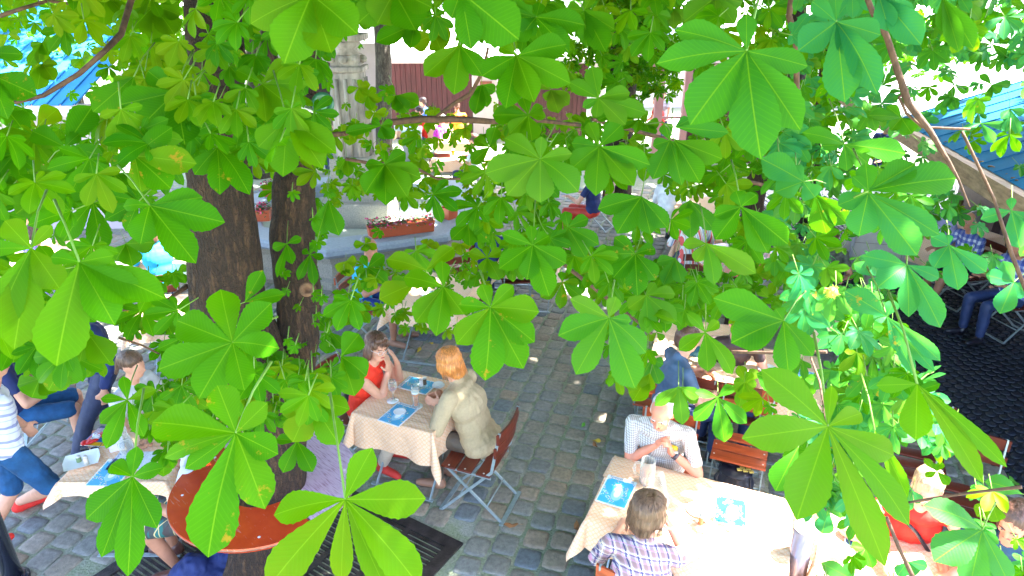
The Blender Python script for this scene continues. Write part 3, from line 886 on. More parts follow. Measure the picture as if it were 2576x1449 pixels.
# further rows of stall roofs and a pale house front
for k, (x0, x1, y) in enumerate(((-26, -15, 24), (-13.5, -7.5, 23.5), (3.5, 9.5, 25), (11, 24, 24))):
    o = thing('market_stall', ('low stall with white roof far behind the blue hut', 'low stall with white roof left of the fountain', 'low stall with white roof behind the ivy clad tree', 'low stall with white roof beyond the market hall')[k], 'stall', ((x0 + x1) / 2, y, 0), 0, 'white roofed stalls at the back')
    MB().box((0, 1, 1.1), (x1 - x0 - .6, .1, 2.2)).build('wall', LILAC, o)
    ribbed_roof(WROOF, -(x1 - x0) / 2, (x1 - x0) / 2, 0, 2.3, 5, 3.6).build('roof', WROOF, o)
hs = thing('house', 'long pale house front closing the square at the back', 'house', (0, 38, 0))
MB().box((0, 0, 5), (90, .4, 10)).build('wall', simple('cream render', (.7, .66, .6), .85, .05, 1), hs)
for k in range(-7, 8):
    f = MB(); f.box((k * 5.5, -.21, 2.4), (1.3, .06, 2.0)); o = f.build('window', simple('dark window glass', (.05, .06, .08), .1), hs)
    g_ = MB(); [g_.box((k * 5.5 + dx, -.26, 2.4), (.08, .05, 2.1)) for dx in (-.66, 0, .66)]; g_.build('frame', WHITE(), o)

# ------------------------------------------------------------------ fountain
STN = simple('grey granite', (.27, .25, .20), .8, .22, 45, bmp=.35, bscale=150)
RIM = simple('blue grey granite rim', (.25, .29, .33), .55, .12, 30, bmp=.15)
FC = V((-2.57, 11.05, 0)); FR_ = 2.3
ft = thing('fountain', 'octagonal stone fountain basin with tall carved pillar behind the flower trough', 'fountain', FC)
def octo(R, z): return [V((R * math.cos(R_(45 * k)), R * math.sin(R_(45 * k)), z)) for k in range(8)]
def octo_band(prof):
    b = MB(); vs = []
    for R, z in prof: vs += octo(R, z)
    fs = []
    for i in range(len(prof) - 1):
        for k in range(8): k2 = (k + 1) % 8; fs.append((i * 8 + k, i * 8 + k2, i * 8 + 8 + k2, i * 8 + 8 + k))
    return b.add(vs, fs)
octo_band([(2.2, -.02), (2.2, .12), (2.12, .16), (2.08, .36), (2.12, .38), (2.16, .50)]).build('basin_wall', STN, ft)
octo_band([(2.16, .49), (2.26, .51), (2.31, .56), (2.30, .62), (2.25, .65), (1.75, .65), (1.72, .62), (1.72, .2)]).build('rim', RIM, ft)
octo_band([(1.74, .40), (.01, .40)]).build('water', (lambda m: m)(simple('pale fountain water', (.42, .46, .38), .05, .12, 6, bmp=.2, bscale=9)), ft)
pd = MB(); pd.box((0, 0, .55), (1.15, 1.15, .5), bev=.03); pd.box((0, 0, .9), (.85, .85, .5), bev=.03); pd.box((0, 0, 1.3), (.70, .70, .4), bev=.02); pd.build('pedestal', STN, ft)
cl = MB(); PST = simple('pale streaked limestone', (.33, .29, .24), .85, .55, 7, bmp=.5, bscale=70, stretch=(1, 1, .25))
cl.box((0, 0, 2.1), (.52, .52, 1.4), bev=.04, taper=.92)
for k in range(4):
    rot = Matrix.Rotation(R_(90 * k), 3, 'Z')
    for x in (-.14, 0, .14): cl.tube([rot @ V((x, -.25, 1.5)), rot @ V((x, -.24, 2.7))], .035, 8)
cl.build('pillar', PST, ft)
cp = MB(); cp.box((0, 0, 2.84), (.56, .56, .08), bev=.02); cp.box((0, 0, 2.96), (.44, .44, .18), bev=.04); cp.lathe((0, 0, 3.05), [(.22, 0), (.17, .08), (.24, .16), (.2, .2)], 16)
for k in range(8): cp.ell((.25 * math.cos(R_(45 * k)), .25 * math.sin(R_(45 * k)), 2.98), (.07, .07, .06), seg=8, rings=6)
cp.box((0, 0, 3.3), (.62, .62, .10), bev=.02); cp.build('capital', PST, ft)
sp_ = MB(); sp_.lathe((0, 0, 3.35), [(.2, 0), (.12, .1), (.22, .35), (.26, .6), (.15, .9), (.05, 1.0)], 16); sp_.build('finial', PST, ft)

def flower_box(name, label, loc, rz, w, d, h, cols, n, seed, group=None):
    t = thing(name, label, 'flower box' if w > .5 else 'flower pot', loc, rz, group)
    b = MB(); tp = 1.0
    vs = []
    for z, k in ((0, .86), (h * .86, .98), (h * .87, 1.04), (h, 1.04), (h, .94), (h * .8, .92)):
        for x, y in ((-1, -1), (1, -1), (1, 1), (-1, 1)): vs.append((x * (w / 2 - d / 2 * (1 - k)), y * d / 2 * k, z))
    fs = [(3, 2, 1, 0)] + [(i * 4 + k, i * 4 + (k + 1) % 4, i * 4 + 4 + (k + 1) % 4, i * 4 + 4 + k) for i in range(5) for k in range(4)] + [(20, 21, 22, 23)]
    b.add(vs, fs); b.build('terracotta_box', simple('terracotta plastic', (.42, .075, .02), .5, .08, 6, bmp=.05), t)
    r = random.Random(seed); lf = MB(); fl = MB()
    for i in range(n * 4):
        x, y = r.uniform(-w / 2, w / 2) * 1.0, r.gauss(0, d * .42); z = h + r.uniform(-.02, .10) - abs(y) * .25
        a = r.uniform(0, 6.28); s = r.uniform(.015, .032); q = V((math.cos(a), math.sin(a), r.uniform(-.5, .6))).normalized(); e = q.cross(V((0, 0, 1))).normalized() * s * .5
        p = V((x, y, z)); lf.add([p, p + q * s + e, p + q * s * 2, p + q * s - e], [(0, 1, 2, 3)])
    for i in range(n):
        x, y = r.uniform(-w / 2, w / 2) * 1.03, r.gauss(-.01, d * .45); z = h + r.uniform(.0, .13) - abs(y) * .3; p = V((x, y, z)); ci = r.choices(range(len(cols)), [q[1] for q in cols])[0]
        if cols[ci][2] is not None: ci = ci if (x < 0) == cols[ci][2] or r.random() < .3 else (ci + 1) % len(cols)
        nn = V((r.gauss(0, .5), r.gauss(-.5, .5), 1)).normalized(); e1 = nn.cross(V((1, 0, .1))).normalized(); e2 = nn.cross(e1)
        s = r.uniform(.012, .024); vs = [p + nn * .004]
        for k in range(10):
            aa = 2 * math.pi * k / 10; vs.append(p + (e1 * math.cos(aa) + e2 * math.sin(aa)) * s * (1 if k % 2 == 0 else .66))
        fl.add(vs, [(0, k + 1, (k + 1) % 10 + 1) for k in range(10)], ci)
    lf.build('foliage', simple('bedding leaves', (.03, .09, .015), .6, .5, 40, bmp=0), t)
    fl.build('flowers', [simple('petal %d' % k_ if False else 'petal ' + c[3], c[0], .6, .15, 60, bmp=0) for k_, c in enumerate(cols)], t)
    return t
PINK, RED, CORAL, PALE = ((.45, .01, .13), 4, None, 'pink'), ((.35, .004, .004), 1.2, None, 'red'), ((.55, .06, .02), 2.2, True, 'coral'), ((.5, .2, .25), 1, None, 'pale pink')
tp = G(1008, 592, .655)
e1 = V((FR_ * math.cos(R_(-90)), FR_ * math.sin(R_(-90)), 0)); e2 = V((FR_ * math.cos(R_(-45)), FR_ * math.sin(R_(-45)), 0)); ed = (e2 - e1).normalized()
flower_box('flower_trough', 'long terracotta trough of pink and coral flowers on the fountain rim', tp + V((0, .08, 0)), math.atan2(ed.y, ed.x), .98, .19, .17, [PINK, RED, CORAL, PALE], 150, 2)
flower_box('flower_pot', 'small terracotta pot at the right corner of the fountain rim', G(1130, 548, .655), .9, .22, .20, .18, [RED, PINK], 14, 3, 'small flower pots on the fountain rim')
flower_box('flower_pot', 'terracotta pot of red and pink flowers between the two tree stems', G(664, 553, .655), .1, .24, .20, .18, [RED, PALE, PINK], 70, 4, 'small flower pots on the fountain rim')
flower_box('flower_pot', 'terracotta pot of red flowers behind the pot between the stems', G(684, 492, .655), .0, .24, .20, .18, [RED, PINK], 30, 5, 'small flower pots on the fountain rim')
# stone kiosk block with a steel corner
kp = G(2215, 705, 0)
kb = thing('stone_counter', 'pale stone block counter with steel corner post right of the ring table tree', 'counter', kp, R_(-14))
MB().box((0, .35, .55), (.92, .7, 1.08), bev=.01).build('stone_body', (lambda: None)() or simple('pale stone slab', (.42, .39, .35), .75, .15, 5, bmp=.2), kb)
sj = MB()
for z in (.28, .56, .84): sj.box((0, -.003, z), (.92, .004, .008))
for x, z in ((-.2, .14), (.2, .42), (-.12, .70), (.22, .96)): sj.box((x, -.003, z), (.008, .004, .27))
sj.build('joints', simple('dark joint', (.2, .18, .16)), kb)
MB().box((-.485, .0, .58), (.05, .06, 1.18), bev=.008).build('corner_post', simple('grey steel post', (.35, .36, .40), .35, metal=.6), kb)
MB().box((.485, .0, .58), (.05, .06, 1.18), bev=.008).build('corner_post', simple('grey steel post', (.35, .36, .40)), kb)
MB().box((0, .35, 1.13), (1.05, .86, .06), bev=.01).build('top', simple('grey top', (.5, .5, .48), .4), kb)
bl = thing('stone_bollard', 'low round grey stone bollard at the foot of the stone counter', 'bollard', G(2195, 742, 0))
MB().lathe((0, 0, 0), [(.24, 0), (.24, .03), (.17, .06), (.15, .32), (.12, .38), (0, .40)], 24).build('shaft', STN, bl)
# bin with a grey lid
bn = thing('waste_bin', 'grey box bin with pale blue lid near the back tables', 'bin', G(1041, 410, 0), .1)
MB().box((0, 0, .40), (.46, .5, .8), bev=.02).build('box', simple('grey bin', (.22, .24, .27), .5), bn)
MB().box((0, 0, .84), (.50, .54, .07), bev=.02).build('lid', simple('pale blue lid', (.45, .6, .7), .4), bn)

# black pole and steel post
pl = thing('black_pole', 'black painted metal pole at the bottom left corner', 'pole', G(38, 1462, 0))
BLK = simple('black gloss paint', (.012, .016, .03), .18, .3, 12, bmp=.05, coat=.5)
MB().tube([(0, 0, 0), (0, 0, 3.4)], .062, 24).build('shaft', BLK, pl); MB().lathe((0, 0, 0), [(.10, 0), (.10, .04), (.066, .06)], 24).build('base', BLK, pl)
pp = thing('steel_post', 'polished steel post standing at the right end of the big table', 'post', G(2029, 1318, .98) - V((0, 0, .98)))
ST2 = simple('scratched polished steel', (.20, .18, .21), .3, .25, 30, metal=.6, bmp=.1, stretch=(1, 1, .2))
MB().tube([(0, 0, 0), (0, 0, .97)], .062, 28).build('shaft', ST2, pp); MB().lathe((0, 0, .975), [(.064, -.03), (.066, 0), (.058, .012), (.02, .018), (0, .018)], 28).build('cap', simple('pale cap', (.62, .6, .62), .3), pp)
# ------------------------------------------------------------------ tables
TABS = {}
def tab(key, FL, FR, BL, tl, cl, w=None, d=None, drop=.26, h=.75):
    c, a, ww, dd = table_px(FL, FR, BL, h, w, d)
    TABS[key] = (c, a, ww, dd)
    make_table(c, a, ww, dd, drop, len(TABS), tl, cl, h, 'patterned tablecloths')
    return TABS[key]
tab('one', (902, 1036), (1089, 1096), (1005, 930), 'small folding table between the woman in red and the red haired woman', 'orange ring patterned tablecloth under the two menus between the two women', drop=.31)
tab('big', (1496, 1297), (1990, 1475), (1545, 1135), 'long folding table between the white haired man and the person in the plaid shirt', 'long sunlit tablecloth with the beer mug at the bottom right', drop=.24)
tab('left', (150, 1213), (395, 1232), (262, 1060), 'folding table with the sunglasses at the bottom left', 'tablecloth with the sunglasses and white napkin plate at the bottom left', w=.74, d=1.15, drop=.13)
tab('mid', (990, 762), (1150, 790), (1050, 680), 'folding table right of the man in the blue shirt by the fountain', 'tablecloth hanging in a point right of the man in the blue shirt', drop=.24)
tab('three', (1760, 965), (2060, 1012), (1795, 860), 'folding table behind the empty slatted chair by the white haired man', 'cream tablecloth behind the empty slatted chair', drop=.22)
tab('far_right', (2045, 1440), (2500, 1560), (2070, 1302), 'folding table in front of the woman in the red top at the bottom right', 'sunlit tablecloth right of the steel post', drop=.22)
tab('six', (1262, 652), (1400, 662), (1285, 590), 'folding table in front of the man in the dark blue shirt', 'white lit tablecloth in front of the man in the dark blue shirt')
tab('check', (2377, 616), (2530, 548), (2317, 583), 'folding table on the dark cobbles by the people in blue checks', 'cream tablecloth on the dark cobbles by the people in blue checks', w=1.1, d=.8, drop=.42)
tab('stripe', (1690, 600), (1850, 604), (1715, 548), 'folding table in front of the person in the striped shirt', 'tablecloth in front of the person in the striped shirt')
tab('fara', (1100, 358), (1160, 359), (1112, 341), 'folding table near the woman in magenta at the back', 'cream tablecloth near the woman in magenta at the back', w=.8, d=.8, drop=.4)
tab('farb', (1086, 402), (1172, 404), (1106, 384), 'folding table by the person in navy trousers at the back', 'white lit tablecloth by the person in navy trousers', w=1.1, d=.8)
tab('farc', (1000, 322), (1046, 326), (1020, 306), 'folding table in front of the man in the red shirt at the back', 'cream tablecloth in front of the man in the red shirt at the back', w=1.2, d=.8)
tab('ld', (372, 655), (490, 662), (392, 600), 'folding table in the sun beside the long brown hair', 'sunlit tablecloth beside the person with long brown hair')
tab('lf', (345, 800), (480, 806), (375, 742), 'folding table in the sun left of the thick chestnut stem', 'sunlit tablecloth left of the thick chestnut stem')
tab('lg', (30, 660), (160, 664), (60, 605), 'folding table behind the floral dress at the left', 'tablecloth behind the floral dress at the left')
tab('rg', (2030, 800), (2150, 818), (2050, 725), 'folding table behind the hanging leaves left of the stone bollard', 'pale tablecloth left of the stone bollard')
tab('white', (1640, 900), (1730, 915), (1650, 835), 'folding table behind the head of the white haired man', 'white lit tablecloth behind the head of the white haired man', w=.7, d=.9)
tab('bk', (1690, 530), (1800, 532), (1705, 492), 'folding table beside the grey haired person in the white shirt', 'sunlit tablecloth beside the grey haired person in the white shirt')
def on(key, fx, fy, dz=.757):      # point on a table in its own half sizes
    c, a, w_, d_ = TABS[key]; q = Matrix.Rotation(a, 3, 'Z') @ V((fx * w_ / 2, fy * d_ / 2, 0)); return V((c.x + q.x, c.y + q.y, dz))
def tp_(u, v, h=.757): p = G(u, v, h); return V((p.x, p.y, h))
A = lambda k: TABS[k][1]

# ------------------------------------------------------------------ chairs
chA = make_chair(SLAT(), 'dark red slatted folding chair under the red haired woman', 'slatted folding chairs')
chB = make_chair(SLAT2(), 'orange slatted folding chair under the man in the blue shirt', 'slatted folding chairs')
used = set()
def chair(kind, p, rz, label):
    src = {'a': chA, 'b': chB}[kind]
    o = src if kind not in used else copy_tree(src); used.add(kind)
    return place(o, (p.x, p.y, 0), rz, label)
a1 = A('one')
p2 = G(1203, 1150, .45)
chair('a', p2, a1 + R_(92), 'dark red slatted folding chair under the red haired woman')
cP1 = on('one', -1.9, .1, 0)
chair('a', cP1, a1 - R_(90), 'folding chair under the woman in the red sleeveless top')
aR = A('big')
e1 = G(1862, 1128, .45)
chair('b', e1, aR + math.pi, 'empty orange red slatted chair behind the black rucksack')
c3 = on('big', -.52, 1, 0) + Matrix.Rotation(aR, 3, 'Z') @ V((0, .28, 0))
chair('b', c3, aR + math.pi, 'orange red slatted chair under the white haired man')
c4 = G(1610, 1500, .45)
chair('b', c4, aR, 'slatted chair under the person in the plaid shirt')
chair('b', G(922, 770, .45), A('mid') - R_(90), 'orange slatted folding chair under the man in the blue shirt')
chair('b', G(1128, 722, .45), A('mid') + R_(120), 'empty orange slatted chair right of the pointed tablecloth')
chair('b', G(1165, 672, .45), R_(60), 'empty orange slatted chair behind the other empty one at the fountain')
chair('a', G(1175, 745, .45), R_(-160), 'empty folding chair at the right corner of the pointed tablecloth')
chair('a', G(1240, 670, .45), R_(-20), 'folding chair under the man in the dark blue shirt')
chair('a', G(1300, 700, .45), R_(10), 'folding chair with the black bag beside the man in the dark blue shirt')
chair('a', G(1500, 512, .45), R_(60), 'folding chair under the person in red trousers')
chair('a', G(1111, 428, .45), R_(0), 'empty dark slatted chair in front of the white lit table at the back')
chair('a', G(1180, 432, .45), R_(20), 'chair under the person in navy trousers')
chair('a', G(1085, 350, .45), R_(-50), 'chair under the woman in magenta at the back')
chair('a', G(1745, 640, .45), R_(0), 'chair under the person in the striped shirt')
chair('b', G(1655, 1000, .45), A('three') + R_(5), 'orange slatted chair behind the head of the white haired man')
chair('a', G(1850, 1035, .45), A('three'), 'dark red slatted chair with its back to the empty orange one')
chair('a', G(1790, 1020, .45), A('three'), 'dark red slatted chair left of the other at the cream tablecloth')
chair('a', G(1760, 740, .45), R_(170), 'empty dark slatted chair between the ring table tree and the cobbles')
chair('a', G(2440, 690, .45), R_(100), 'black looking chair under the left person in blue checks')
chair('a', G(2560, 760, .45), R_(100), 'chair under the right person in blue checks')
chair('a', G(2300, 1165, .45), R_(180) + A('far_right'), 'dark red slatted chair behind the woman in the red top')
chair('a', G(2430, 1260, .45), R_(180) + A('far_right'), 'dark red slatted chair right of the woman in the red top')
chair('a', G(120, 985, .45), R_(-60), 'folding chair with steel feet near the black sandal')
chair('a', G(470, 1215, .45), R_(100), 'folding chair under the person in tartan shorts')
chair('a', G(400, 705, .45), R_(160), 'chair in front of the long brown hair at the left')
chair('a', G(415, 800, .45), R_(-150), 'chair at the foot of the thick chestnut stem')

# ------------------------------------------------------------------ people
def seat(px, h, back, rz):   # person origin from the pixel of the neck and the amount the neck leads the hips
    p = G(px[0], px[1], h); f = Matrix.Rotation(rz, 3, 'Z') @ V((0, 1, 0)); return V((p.x - f.x * back, p.y - f.y * back, 0))
def wrist(rt, rz, *p): return tuple(loc_of(rt, rz, G(p[0], p[1], p[2])))
def low(rz, v): return tuple(Matrix.Rotation(-rz, 3, 'Z') @ V(v))

# the woman in the red top, cheek on her hand
rz = a1 - R_(90); o = seat((936, 915), 1.02, .14, rz)
red = simple('red knit', (.80, .035, .012), .75, .08, 30)
r1, q1 = person('woman with brown bob and glasses in a red sleeveless top, hand on cheek', o, rz, neck=(0, .14), chest=(0, .06), head=(0, .06), hyaw=22, hpitch=4, hroll=-8,
    handR=wrist(o, rz, 978, 930, .97), handL=wrist(o, rz, 999, 912, .96), hintR=(.1, .1, -1), hintL=(-.3, .2, -1), dirR=low(rz, (.0, -.1, 1)), dirL=low(rz, (-.35, -.1, 1)), palmR=low(rz, (-1, .3, 0)), palmL=low(rz, (-1, -.2, 0)), curl=.35,
    shirt=red, sleeve=0, trousers=simple('cream trousers', (.55, .45, .34)), shoes=simple('red sandals', (.5, .03, .02)), hair=m_hair('warm brown hair', (.13, .06, .035)), hair_style='bob', voxel=.007, fine=True, sh=.175,
    legs=dict(kl=(-.12, .42, .50), al=(-.10, .18, .09), kr=(.14, .42, .50), ar=(.12, .24, .09)))
gl = MB(); hp = q1['hp']
for sx in (-1, 1):
    pts = [hp(.032 * sx + .024 * math.cos(t), .108, .0 + .019 * math.sin(t)) for t in [k * math.pi / 8 for k in range(17)]]
    gl.tube(pts, .0013, 6, cap=False); gl.tube([hp(.056 * sx, .107, .004), hp(.078 * sx, .06, .006), hp(.080 * sx, -.02, .0)], .0016, 6)
gl.tube([hp(-.009, .109, .004), hp(.009, .109, .004)], .0018, 6)
gl.build('glasses', RUST(), r1)

# the red haired woman in the linen jacket
rz = a1 + R_(92); o = seat((1152, 962), 1.02, .16, rz)
lin = simple('beige linen', (.42, .32, .19), .85, .07, 60, bmp=.35, bscale=220)
r2, q2 = person('red haired woman in a beige linen jacket and dark trousers, hands clasped on the table', o, rz, neck=(0, .17), chest=(0, .07), head=(0, .06), hyaw=14, hpitch=18,
    handL=wrist(o, rz, 1108, 1016, .81), handR=wrist(o, rz, 1114, 992, .83), hintL=(-.9, -.2, -.5), hintR=(.9, -.2, -.5), dirL=low(rz, (-1, .25, .15)), dirR=low(rz, (-1, -.25, .1)), palmL=low(rz, (0, 1, -.2)), palmR=low(rz, (0, -1, -.2)), curl=.5,
    shirt=lin, sleeve=1.75, coat=True, trousers=simple('dark taupe trousers', (.10, .075, .055)), shoes=simple('brown leather shoe', (.30, .15, .09), .5), hair=m_hair('copper red hair', (.62, .23, .055)), hair_style='bowl', voxel=.007, fine=True, sh=.175, girth=1.08,
    legs=dict(kl=(-.13, .36, .53), al=tuple(loc_of(o, rz, G(1104, 1205, .09))), kr=(.10, .38, .53), ar=tuple(loc_of(o, rz, G(1132, 1175, .09)))))

# the white haired man with folded hands
rz = aR + math.pi; o = seat((1662, 1062), 1.05, .13, rz)
chk = plaid('small brown and white check', (.62, .62, .62), [('a', 62, 0, .2, (.16, .11, .06), .55), ('z', 62, 0, .2, (.18, .13, .09), .5)])
r3, q3 = person('white haired man in a small checked short sleeved shirt, chin on his folded hands', o, rz, ph=.58, neck=(0, .15), chest=(0, .06), head=(-.02, .12), hyaw=6, hpitch=20,
    handL=wrist(o, rz, 1686, 1135, .90), handR=wrist(o, rz, 1652, 1118, .90), hintL=(-.9, .1, -.8), hintR=(.9, .1, -.8), dirL=low(rz, (-.25, -.3, 1)), dirR=low(rz, (.35, -.3, 1)), palmL=low(rz, (-1, 0, 0)), palmR=low(rz, (1, -.1, 0)), curl=1.15,
    shirt=chk, sleeve=.72, trousers=simple('navy trousers', (.02, .03, .08)), shoes=BLACK(), skin=SKIN_RED(), hair=m_hair('white hair', (.62, .60, .58)), hair_style='thin', voxel=.007, fine=True, sh=.20, girth=1.15)
S, E, W_ = q3['arms'][0]
wt = MB(); d_ = (E - W_).normalized(); wt.tube([W_ + d_ * .035, W_ + d_ * .062], .033, 16); wt.build('watch_strap', simple('grey watch strap', (.05, .045, .06), .4), r3)
MB().ell(W_ + d_ * .048 + V((0, .0, .028)), (.018, .018, .008)).build('watch_face', RUST(), r3)
bd = MB(); cc = q3['C'] + V((-.12, .155, .04)); bd.lathe(cc, [(.030, 0), (.032, .03), (.027, .035)], 16, 0, Matrix.Rotation(R_(60), 3, 'X')); bd.lathe(cc + V((0, .0, -.035)), [(.033, 0), (.034, .03)], 16, 1, Matrix.Rotation(R_(60), 3, 'X'))
bd.build('pouch', [simple('yellow plastic', (.8, .55, .02), .4), simple('blue plastic', (.01, .10, .5), .4)], r3)

# the person in the plaid shirt drinking
rz = aR + R_(6); o = seat((1622, 1362), 1.03, .13, rz)
pl4 = plaid('purple brown plaid', (.40, .37, .41), [('a', 16, 0, .17, (.26, .12, .12), .6), ('z', 14, 0, .17, (.25, .12, .11), .6), ('a', 16, .5, .06, (.03, .03, .12), .9), ('z', 14, .45, .05, (.05, .03, .15), .75), ('a', 16, .3, .03, (.75, .60, .35), .7), ('z', 14, .3, .03, (.78, .62, .40), .7), ('a', 16, .72, .03, (.55, .20, .35), .7), ('z', 14, .75, .03, (.55, .2, .35), .7)])
r4, q4 = person('brown haired person seen from behind in a purple plaid shirt, drinking from a glass mug', o, rz, neck=(0, .14), chest=(0, .06), head=(0, .06), hyaw=38, hpitch=2, hroll=4,
    handR=wrist(o, rz, 1690, 1332, 1.02), handL=wrist(o, rz, 1560, 1330, .80), hintR=(.5, -.1, -1), hintL=(-.6, -.2, -1), dirR=low(rz, (-.35, .35, .55)), palmR=low(rz, (-.9, .2, -.2)), dirL=low(rz, (.5, .8, 0)), curl=1.0,
    shirt=pl4, sleeve=.95, trousers=simple('dark trousers', (.02, .025, .07)), shoes=BLACK(), hair=m_hair('light brown hair', (.13, .070, .038)), hair_style='bowl', voxel=.007, fine=True, sh=.185)
def mug(loc, rz, label, tilt=None, beer=.55):
    t = thing('beer_mug', label, 'beer mug', loc, rz, None)
    if tilt: t.rotation_euler = tilt
    b = MB(); pr = [(.046, 0), (.050, .008)]
    for k in range(5): z = .02 + k * .026; pr += [(.046, z), (.052, z + .013)]
    pr += [(.049, .165), (.049, .195), (.0455, .195), (.045, .02), (0, .02)]
    b.lathe((0, 0, 0), pr, 28); b.build('glass', m_glass('mug glass', (.95, .97, .95), .03), t)
    MB().tube([(-.046, 0, .155), (-.085, 0, .150), (-.095, 0, .10), (-.085, 0, .055), (-.048, 0, .045)], .009, 10).build('handle', m_glass('mug glass'), t)
    if beer: MB().lathe((0, 0, 0), [(.0435, .022), (.0437, .022 + .165 * beer), (0, .022 + .165 * beer)], 24).build('beer', simple('amber beer', (.50, .13, .002), .1, .05, 5, bmp=0), t)
    return t
mug(tp_(1626, 1214), aR, 'glass beer mug half full of amber beer standing on the sunlit tablecloth')
m_ = mug(G(1662, 1272, 1.16), 0, 'glass mug held to the mouth by the person in the plaid shirt', beer=0)
m_.rotation_euler = (R_(-60), R_(20), aR + R_(35))

# others
def P(label, px, h, back, rz, **k):
    rz = R_(rz) if abs(rz) > 7 or rz == 0 else rz
    o = seat(px, h, back, rz)
    k.setdefault('voxel', .016); k.setdefault('shoes', BLACK()); k.setdefault('trousers', simple('dark blue jeans', (.02, .04, .12)))
    k.setdefault('neck', (0, back)); k.setdefault('chest', (0, back * .4)); k.setdefault('hair', m_hair('brown hair', (.10, .045, .03)))
    return person(label, o, rz, **k)
teal = simple('turquoise cotton', (.02, .36, .55), .8)
P('grey haired man in a turquoise shirt and blue shorts sitting by the fountain', (922, 655), 1.03, .10, A('mid') - R_(90), shirt=teal, sleeve=.5, trousers=simple('royal blue shorts', (.01, .03, .18)), tro_len='shorts', hair=m_hair('grey hair', (.14, .13, .13)), hair_style='thin', skin=SKIN_TAN(), voxel=.011, hpitch=22, fine=True, handL=(-.12, .42, .80), handR=(.16, .40, .80), shoes=simple('brown leather shoe', (.3, .15, .09)))
P('dark haired man in a dark blue shirt seen from behind right of the fountain', (1230, 590), 1.03, .08, -20, shirt=simple('dark blue cotton', (.008, .02, .10), .8), sleeve=.6, hair=m_hair('black brown hair', (.03, .02, .02)), voxel=.013, hpitch=20)
denim = simple('blue denim', (.008, .07, .19), .85, .3, 12)
wl = plaid('white shirt with blue stripes', (.62, .64, .72), [('z', 9, .2, .10, (.12, .14, .40), .7), ('z', 9, .6, .04, (.25, .28, .5), .6)])
# walker at the left edge
rz = R_(-38); pp_ = G(8, 1126, .92); o = V((pp_.x, pp_.y, 0))
person('walking person in white and blue striped shirt, denim shorts and red shoes', o, rz, ph=.93, neck=(0, .05), legs=dict(kl=(-.10, -.02, .50), al=(-.10, -.30, .16), kr=(.10, .18, .50), ar=tuple(loc_of(o, rz, G(48, 1262, .09)))), handL=(-.30, -.05, .85), handR=wrist(o, rz, 74, 1082, .84), hintL=(-.4, -1, 0), hintR=(.4, -1, 0), dirL=(0, .1, -1), dirR=(.1, .35, -1), palmL=(1, 0, 0), palmR=(-1, 0, 0), curl=.7, shirt=wl, sleeve=.6, trousers=denim, tro_len='shorts', shoes=simple('red canvas shoe', (.75, .03, .02), .7), voxel=.009, fine=True, hair=m_hair('brown hair', (.10, .045, .03)))
P('seated person in dark blue top and denim shorts with a black sandal', (22, 905), 1.03, .08, -62, shirt=simple('dark blue cotton', (.008, .02, .10), .8), sleeve=.5, trousers=denim, tro_len='shorts', voxel=.012, shoes=None)
sd = MB()
for c_ in (G(82, 1052, .0),): sd.box(c_ + V((0, 0, .02)), (.10, .27, .025), Matrix.Rotation(R_(-62), 3, 'Z'), bev=.01); sd.box(c_ + V((.05, .03, .06)), (.11, .03, .06), Matrix.Rotation(R_(-62), 3, 'Z'), bev=.01)
sd.build('sandal', BLACK(), None, 'black strapped sandal on the foot of the seated person at the left edge', 'sandal')
rz = R_(138); pp_ = G(258, 925, .92); o = V((pp_.x, pp_.y, 0))
person('person striding in dark navy trousers behind the bottom left table', o, rz, ph=.93, neck=(0, .05), legs=dict(kl=(-.10, .26, .52), al=(-.10, .44, .12), kr=(.10, .05, .50), ar=(.10, -.30, .14)), handL=(-.28, .1, .85), handR=(.28, -.1, .85), hintL=(-.4, -1, 0), hintR=(.4, -1, 0), dirL=(0, .1, -1), dirR=(0, .1, -1), palmL=(1, 0, 0), palmR=(-1, 0, 0), shirt=simple('dark blue cotton', (.008, .02, .10)), sleeve=1.8, trousers=simple('navy trousers', (.012, .035, .13)), shoes=BLACK(), voxel=.014, hair=m_hair('brown hair', (.10, .045, .03)))
P('person with a light brown ponytail behind the bottom left table', (330, 960), 1.03, .08, -100, hair=m_hair('light brown hair', (.13, .070, .038)), hair_style='tail', shirt=simple('pale grey cotton', (.5, .52, .55)), hpitch=10)
tart = plaid('green tartan', (.015, .11, .10), [('a', 11, 0, .2, (.05, .03, .03), .8), ('y', 11, .5, .2, (.05, .03, .03), .7), ('a', 11, .5, .03, (.6, .45, .2), .8), ('y', 11, 0, .03, (.6, .45, .2), .8)])
P('person in green tartan shorts and brown leather shoes by the ring table', (485, 1130), 1.03, .06, 98, trousers=tart, tro_len='shorts', skin=SKIN_TAN(), shoes=simple('dark brown leather shoe', (.10, .04, .03), .35), shirt=simple('pale grey cotton', (.5, .52, .55)), voxel=.012, legs=dict(kl=(-.14, .44, .50), al=(-.10, .30, .09), kr=(.13, .44, .50), ar=(.13, .40, .09)))
rW, qW = P('woman in a bright red top with glasses and blond hair at the bottom right table', (2312, 1268), 1.03, .10, A('far_right') + math.pi + .12, shirt=simple('bright red jersey', (.60, .015, .005), .8), sleeve=0, hair=m_hair('blond hair', (.48, .33, .19)), hair_style='short', voxel=.010, fine=True, hyaw=10, hpitch=12, handL=(-.16, .40, .80), handR=(.20, .36, .82), hintL=(-1, -.3, -.5), hintR=(1, -.3, -.5))
C_ = qW['C']; MB().tube([qW['N'] + V((.10, -.02, .0)), qW['N'] + V((.09, .09, -.06)), C_ + V((.0, .145, .06)), C_ + V((-.12, .13, -.10))], .012, 8).build('bag_strap', BLACK(), rW)
gl = MB(); hp = qW['hp']
